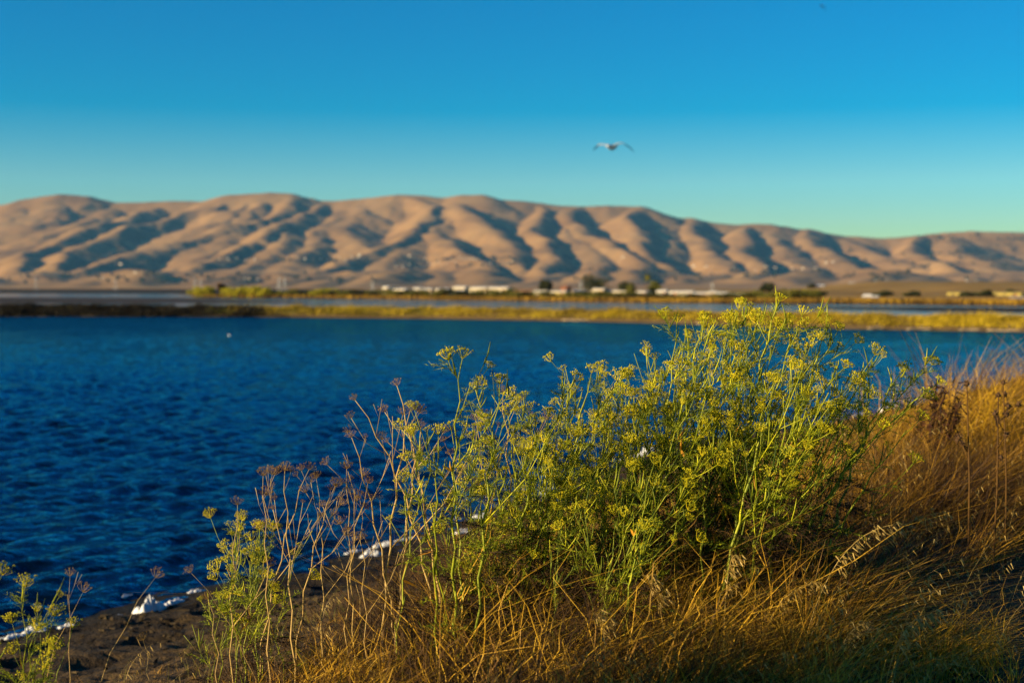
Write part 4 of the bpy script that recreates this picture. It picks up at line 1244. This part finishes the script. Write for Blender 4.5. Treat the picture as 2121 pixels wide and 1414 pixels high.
V2, Q2 = grass(46000, (2.2, 11), (1.6, 7.2), lambda x, y, t, p: (.18 + .84 * np.clip((p - 4.0 + .5 * fbm(x / 1.3, y / 1.3, 145, 2)) / .9, 0, 1)) * np.clip(.75 + .9 * fbm(x / .9, y / .9, 141, 3), .45, 1.3), .010, 411,
               lambda x, y, t, p, r: r.rand(len(x)) < np.clip(.75 + .9 * fbm(x / .8, y / .8, 143, 3), .1, 1) * np.clip((p - 1.5) / 1.2, .1, 1), (.2, 1.1), .55)
V3, Q3 = grass(26000, (11, 40), (1.2, 7), lambda x, y, t, p: .18 + .6 * np.clip((p - 3.6) / 1.2, 0, 1), .016, 421, None, (.2, .9), .7, 3)
V4, Q4 = grass(34000, (-4.3, 2.4), (5.2, 6.4), lambda x, y, t, p: .72 * np.clip(.75 + .9 * fbm(x / .4, y / .4, 147, 3), .45, 1.25), .0044, 425,
               lambda x, y, t, p, r: (x > .62 + .12 * r.randn(len(x))) & (r.rand(len(x)) < np.clip(.75 + 1.2 * fbm(x / .3, y / .3, 149, 3), .15, 1)), (.2, 1.0), .35, 5, .04)
M_gold = plant_mat("golden_tuft_grass", [(.10, .045, .003), (.34, .18, .008), (.60, .35, .016)], .55, .25, coarse=.9)
tag(link("golden_tuft", quad_mesh("golden_tuft", V2, Q2, False, [M_gold])), kind='stuff', label="bright golden grass tuft along the crest of the bank", cat="grass")
V, Q = sticks_join([(V, Q), (V3, Q3), (V4, Q4)])
tag(link("dry_grass", quad_mesh("dry_grass", V, Q, False, [M_grass])), kind='stuff', label="tangled golden dry grass on the bank", cat="grass")
# brown undergrowth: broken stems under and between the fennel
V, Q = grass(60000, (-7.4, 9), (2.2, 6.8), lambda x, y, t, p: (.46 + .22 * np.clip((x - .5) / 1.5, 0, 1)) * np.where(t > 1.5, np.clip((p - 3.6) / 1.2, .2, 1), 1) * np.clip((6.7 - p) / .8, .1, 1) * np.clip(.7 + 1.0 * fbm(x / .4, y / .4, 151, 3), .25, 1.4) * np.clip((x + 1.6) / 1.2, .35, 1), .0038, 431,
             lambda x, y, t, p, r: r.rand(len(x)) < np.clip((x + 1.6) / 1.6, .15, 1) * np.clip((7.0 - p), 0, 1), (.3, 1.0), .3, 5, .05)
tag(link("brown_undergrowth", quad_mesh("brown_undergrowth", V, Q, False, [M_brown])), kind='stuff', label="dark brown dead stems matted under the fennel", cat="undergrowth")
M_straw = plant_mat("straw", [(.20, .09, .006), (.52, .29, .016), (.70, .42, .028)], .55, .15)
V, Q = grass(52000, (-7.9, -2.0), (4.3, 7.0), lambda x, y, t, p: (.20 + .26 * np.clip((x + 1.0) / 1.2, 0, 1)) * np.clip(.7 + 1.1 * fbm(x / .3, y / .3, 171, 3), .3, 1.5), .0046, 451,
             lambda x, y, t, p, r: r.rand(len(x)) < np.clip((x + 1.35) / .9, .06, 1) * np.clip(.5 + 1.6 * fbm(x / .35, y / .35, 173, 3), .03, 1), (.3, 1.1), .2, 5, .07)
tag(link("straw_thatch", quad_mesh("straw_thatch", V, Q, False, [M_straw])), kind='stuff', label="bent golden straw in front of the fennel", cat="straw")
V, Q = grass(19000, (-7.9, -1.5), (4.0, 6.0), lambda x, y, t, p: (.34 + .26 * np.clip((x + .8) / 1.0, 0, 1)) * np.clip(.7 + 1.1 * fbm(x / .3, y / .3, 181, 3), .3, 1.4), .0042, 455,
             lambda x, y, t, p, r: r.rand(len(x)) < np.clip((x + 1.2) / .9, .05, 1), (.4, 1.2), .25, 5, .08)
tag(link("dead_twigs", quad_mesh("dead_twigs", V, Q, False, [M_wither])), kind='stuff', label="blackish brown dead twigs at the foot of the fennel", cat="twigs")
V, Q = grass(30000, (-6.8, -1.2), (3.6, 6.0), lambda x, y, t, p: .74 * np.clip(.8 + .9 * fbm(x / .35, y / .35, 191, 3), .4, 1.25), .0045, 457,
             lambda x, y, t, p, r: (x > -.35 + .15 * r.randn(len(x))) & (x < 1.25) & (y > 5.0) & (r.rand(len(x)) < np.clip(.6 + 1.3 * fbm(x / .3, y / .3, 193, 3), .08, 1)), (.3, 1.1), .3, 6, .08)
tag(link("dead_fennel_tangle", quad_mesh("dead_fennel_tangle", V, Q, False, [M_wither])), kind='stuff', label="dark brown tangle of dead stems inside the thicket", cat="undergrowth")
V, Q = grass(13000, (-6.8, -1.2), (3.8, 6.2), lambda x, y, t, p: .76 * np.clip(.8 + .9 * fbm(x / .35, y / .35, 195, 3), .4, 1.25), .0050, 459,
             lambda x, y, t, p, r: (x > -.3) & (x < 1.2) & (y > 4.8), (.4, 1.2), .3, 5, .08)
tag(link("straw_tangle", quad_mesh("straw_tangle", V, Q, False, [M_straw])), kind='stuff', label="bright golden straws tangled through the lower thicket", cat="straw")
V, Q = grass(5200, (-7.4, 8), (1.7, 5.4), lambda x, y, t, p: .22 + 0 * x, .004, 441, lambda x, y, t, p, r: fbm(x / .7, y / .7, 153, 3) > .12, (.2, .8), .3)
tag(link("green_weeds", quad_mesh("green_weeds", V, Q, False, [M_olive])), kind='stuff', label="patches of low olive weeds on the bank", cat="weeds")

# oat heads mixed through the dry grass (uncountable) and a few big ones as things
def oat_geo(P, H, ln, B, seed, nsp=15, sw=.0022):
    """stems plus drooping husks"""
    V, Q = blades(P, H, np.full(len(P), sw), ln, B, 7, seed)
    r = np.random.RandomState(seed + 5); S = []
    for i in range(len(P)):
        for k in range(nsp):
            t = .52 + .48 * (k + r.rand()) / nsp
            h, b = H[i], B[i]
            x = P[i, 0] + ln[i, 0] * h * (.25 * t + b * t * t); y = P[i, 1] + ln[i, 1] * h * (.25 * t + b * t * t); z = P[i, 2] + h * (t - .42 * b * t * t)
            a = Vector((x, y, z)); q = a + Vector((r.randn() * .012 + .012, r.randn() * .012, -abs(r.randn()) * .012))
            e = q + Vector((.010 + r.randn() * .006, r.randn() * .006, -.016 - r.rand() * .008))
            S.append((a, q, .0004)); S.append((q, e, .0021)); 
    return V, Q, S
r, t, p, x, y, z = scatter(900, (-7.2, 3.5), (2.8, 6.9), 461)
k = (x > -.3) | (r.rand(900) < .15); x, y, z = x[k], y[k], z[k]; m = len(x)
H = (hnear(x, y, None, np.full(m, 5.0)) + .12) * (.8 + .5 * r.rand(m))
ln = np.stack([.7 + .5 * r.randn(m), .4 * r.randn(m)], -1)
V, Q, S = oat_geo(np.stack([x, y, z], -1), H, ln, .3 + .5 * r.rand(m), 463, 9)
o1 = quad_mesh("a", V, Q, False, [M_oat]); o2 = segs_mesh("b", S, M_oat)
V2 = np.zeros(len(o2.vertices) * 3, np.float32); o2.vertices.foreach_get("co", V2)
V, Q = sticks_join([(V, Q), (V2.reshape(-1, 3), np.arange(len(V2) // 3).reshape(-1, 4))])
tag(link("oat_grass", quad_mesh("oat_grass", V, Q, False, [M_oat])), kind='stuff', label="wild oat stems with pale drooping husks", cat="grass")
bpy.data.meshes.remove(o1); bpy.data.meshes.remove(o2)
OATS = [(1655, 1330, 1860, 1085, 5.3, "long arching wild oat stalk, palest against the shade"), (1560, 1330, 1700, 1205, 5.3, "wild oat stalk curving over just below the palest one"),
        (1500, 1320, 1520, 1150, 5.25, "upright wild oat stalk in the lit grass left of the palest one"), (1830, 1400, 1930, 1270, 4.9, "short wild oat stalk in deep shade near the path"),
        (1720, 1400, 1800, 1290, 5.0, "drooping wild oat stalk low in the shade"), (1390, 1330, 1330, 1190, 5.2, "wild oat stalk leaning left below the thicket"),
        (1260, 1400, 1240, 1270, 5.0, "wild oat stalk at the bottom edge under the thicket"), (1750, 1180, 1960, 1060, 6.0, "thin wild oat stalk reaching right across the orange grass")]
for i, (bx, by, tx, ty, d, lb) in enumerate(OATS):
    x = (bx - 1060.5) / FPX * d; z = ground_at(x, d)
    e = tag(empty("wild_oat", (x, d, z)), lb, "wild oat", "single wild oat stalks")
    tip = pix(tx, ty, d - .05) - e.location
    ctrl = Vector((tip.x * .25, 0, tip.z * .95))
    pts = [bez(Vector((0, 0, 0)), ctrl, tip, s) for s in np.linspace(0, 1, 14)]
    mb = MB(); mb.tube(pts, [.0022 - .0001 * k for k in range(14)], 4); mb.build("stem", M_oat, e, True)
    S = []; q = random.Random(i)
    for k in range(46):
        s = .5 + .5 * k / 46; a = bez(Vector((0, 0, 0)), ctrl, tip, s)
        b1 = a + Vector((q.gauss(.012, .014), q.gauss(0, .014), q.gauss(-.004, .012)))
        S.append((a, b1, .0005)); 
        for h_ in range(2): S.append((b1, b1 + Vector((.014 + q.gauss(0, .006), q.gauss(0, .006), -.016 + q.gauss(0, .007))), .0026))
    link("husks", segs_mesh("oat_husks", S, M_oat), e)

# dark rust brown clumps, dried thistles and scrub on the right part of the bank
def weed(name, px, d, hpx, wpx, mat, label, cat, n, seed):
    x = (px - 1060.5) / FPX * d; z = ground_at(x, d); h = px_size(hpx, d); w = px_size(wpx, d)
    e = tag(empty(name, (x, d, z)), label, cat)
    q = random.Random(seed); mb = MB(); S = []
    for k in range(n):
        a = q.uniform(0, 6.28); rr = w * .5 * math.sqrt(q.random())
        top = Vector((rr * math.cos(a) + .1 * h, rr * math.sin(a), h * q.uniform(.65, 1)))
        b0 = Vector((rr * .35 * math.cos(a), rr * .35 * math.sin(a), -.03))
        mb.tube([b0, b0.lerp(top, .5) + Vector((-.03, 0, .03)), top], [.006, .004, .002], 4)
        for j in range(46):
            s = q.uniform(.2, 1); c = b0.lerp(top, s)
            S.append((c, c + Vector((q.gauss(.01, .03), q.gauss(0, .03), q.gauss(0, .03))), .006))
    mb.build("stem", M_brown, e, True); link("foliage", segs_mesh(name + "_foliage", S, mat), e)
M_rust = plant_mat("dark_rust", [(.012, .005, .003), (.03, .010, .005), (.07, .02, .006)], .8)
weed("dark_clump", 1932, 9.4, 290, 62, M_rust, "dark rust brown clump standing in the golden grass near the shore", "weed", 34, 1)
weed("dark_clump", 1888, 9.9, 225, 40, M_rust, "smaller dark rust clump, left of the taller rust clump", "weed", 18, 2)
weed("scrub_bush", 1985, 10.5, 120, 110, M_olive, "olive green scrub bush right of the rust clumps", "bush", 40, 3)
weed("scrub_bush", 1795, 14.5, 75, 120, M_olive, "low olive scrub on the slope behind the sparse fennel", "bush", 30, 4)
M_thistle = plant_mat("dried_thistle_head", [(.02, .01, .004), (.05, .024, .008), (.09, .045, .012)], .8)
for i, (bx, tx, ty, d, lb) in enumerate([(2012, 2003, 795, 7.2, "tall dried thistle with dark heads against the golden grass"), (2090, 2078, 792, 7.4, "dried thistle near the edge, behind the orange grass"),
                                         (2062, 2068, 818, 7.0, "short dried thistle between the two taller ones")]):
    x = (bx - 1060.5) / FPX * d; z = ground_at(x, d)
    e = tag(empty("dried_thistle", (x, d, z)), lb, "thistle", "dried thistles in the grass")
    tip = pix(tx, ty, d) - e.location; q = random.Random(i + 4)
    mb = MB(); mb.tube([(0, 0, -.03), tip * .5 + Vector((.01, 0, 0)), tip], [.006, .005, .0035], 5)
    heads = [tip]
    for k in range(4):
        s = q.uniform(.6, .92); a = tip * s; b1 = a + Vector((q.uniform(-.07, .07), q.uniform(-.05, .05), q.uniform(.03, .08)))
        mb.tube([a, b1], [.003, .0025], 4); heads.append(b1)
    mb.build("stem", M_brown, e, True)
    for hp in heads:
        mb = MB(); mb.octa((0, 0, 0), .014, 0, 1.3)
        for k in range(16):
            v = Vector((q.gauss(0, 1), q.gauss(0, 1), q.gauss(.3, 1))).normalized()
            mb.tube([v * .008, v * .026], [.003, .0004], 3)
        o = mb.build("seed_head", M_thistle, e, False, hp)
# unseen bush, added beyond the left edge to shade the grass by the path
M_shade_bush = plant_mat("shade_bush_leaf", [(.03, .05, .012), (.06, .08, .018), (.10, .11, .025)], .6, .1)
bx, by = -3.08, 2.38
V, Q = leaf_cloud(22000, 1.15, 1.15, 1.3, 1.3, .045, 990, 12, .15)
mb = MB()
for k in range(9):
    a = k * .7; mb.tube([(.08 * math.cos(a), .08 * math.sin(a), -.1), (.3 * math.cos(a), .3 * math.sin(a), .8), (.6 * math.cos(a), .6 * math.sin(a), 1.7)], [.035, .025, .008], 6)
place_plant("added_shade_bush", (quad_mesh("bush_crown", V, Q, False, [M_shade_bush]), mb.mesh("bush_stem", [M_bark], True)), (bx, by, ground_at(bx, by)), 1, 1, "added unseen bush on the bank, shading the grass by the path", "bush", None, 0)

# ------------------------------------------------------------------ haze: the air between the bank and the hills
mb = MB(); mb.box((-9000, -60, -14), (9000, 13900, 900))
M_haze = bpy.data.materials.new("haze"); M_haze.use_nodes = True
nt = M_haze.node_tree; nt.nodes.clear()
out = nt.nodes.new("ShaderNodeOutputMaterial"); pv = nt.nodes.new("ShaderNodeVolumePrincipled")
pv.inputs['Color'].default_value = (.20, .58, 1.0, 1); pv.inputs['Density'].default_value = 1.9e-5; pv.inputs['Anisotropy'].default_value = 0.0
nt.links.new(pv.outputs[0], out.inputs['Volume'])
hz = mb.build("haze", M_haze)
tag(hz, kind='stuff', label="thin blue air haze over the plain and hills", cat="haze")
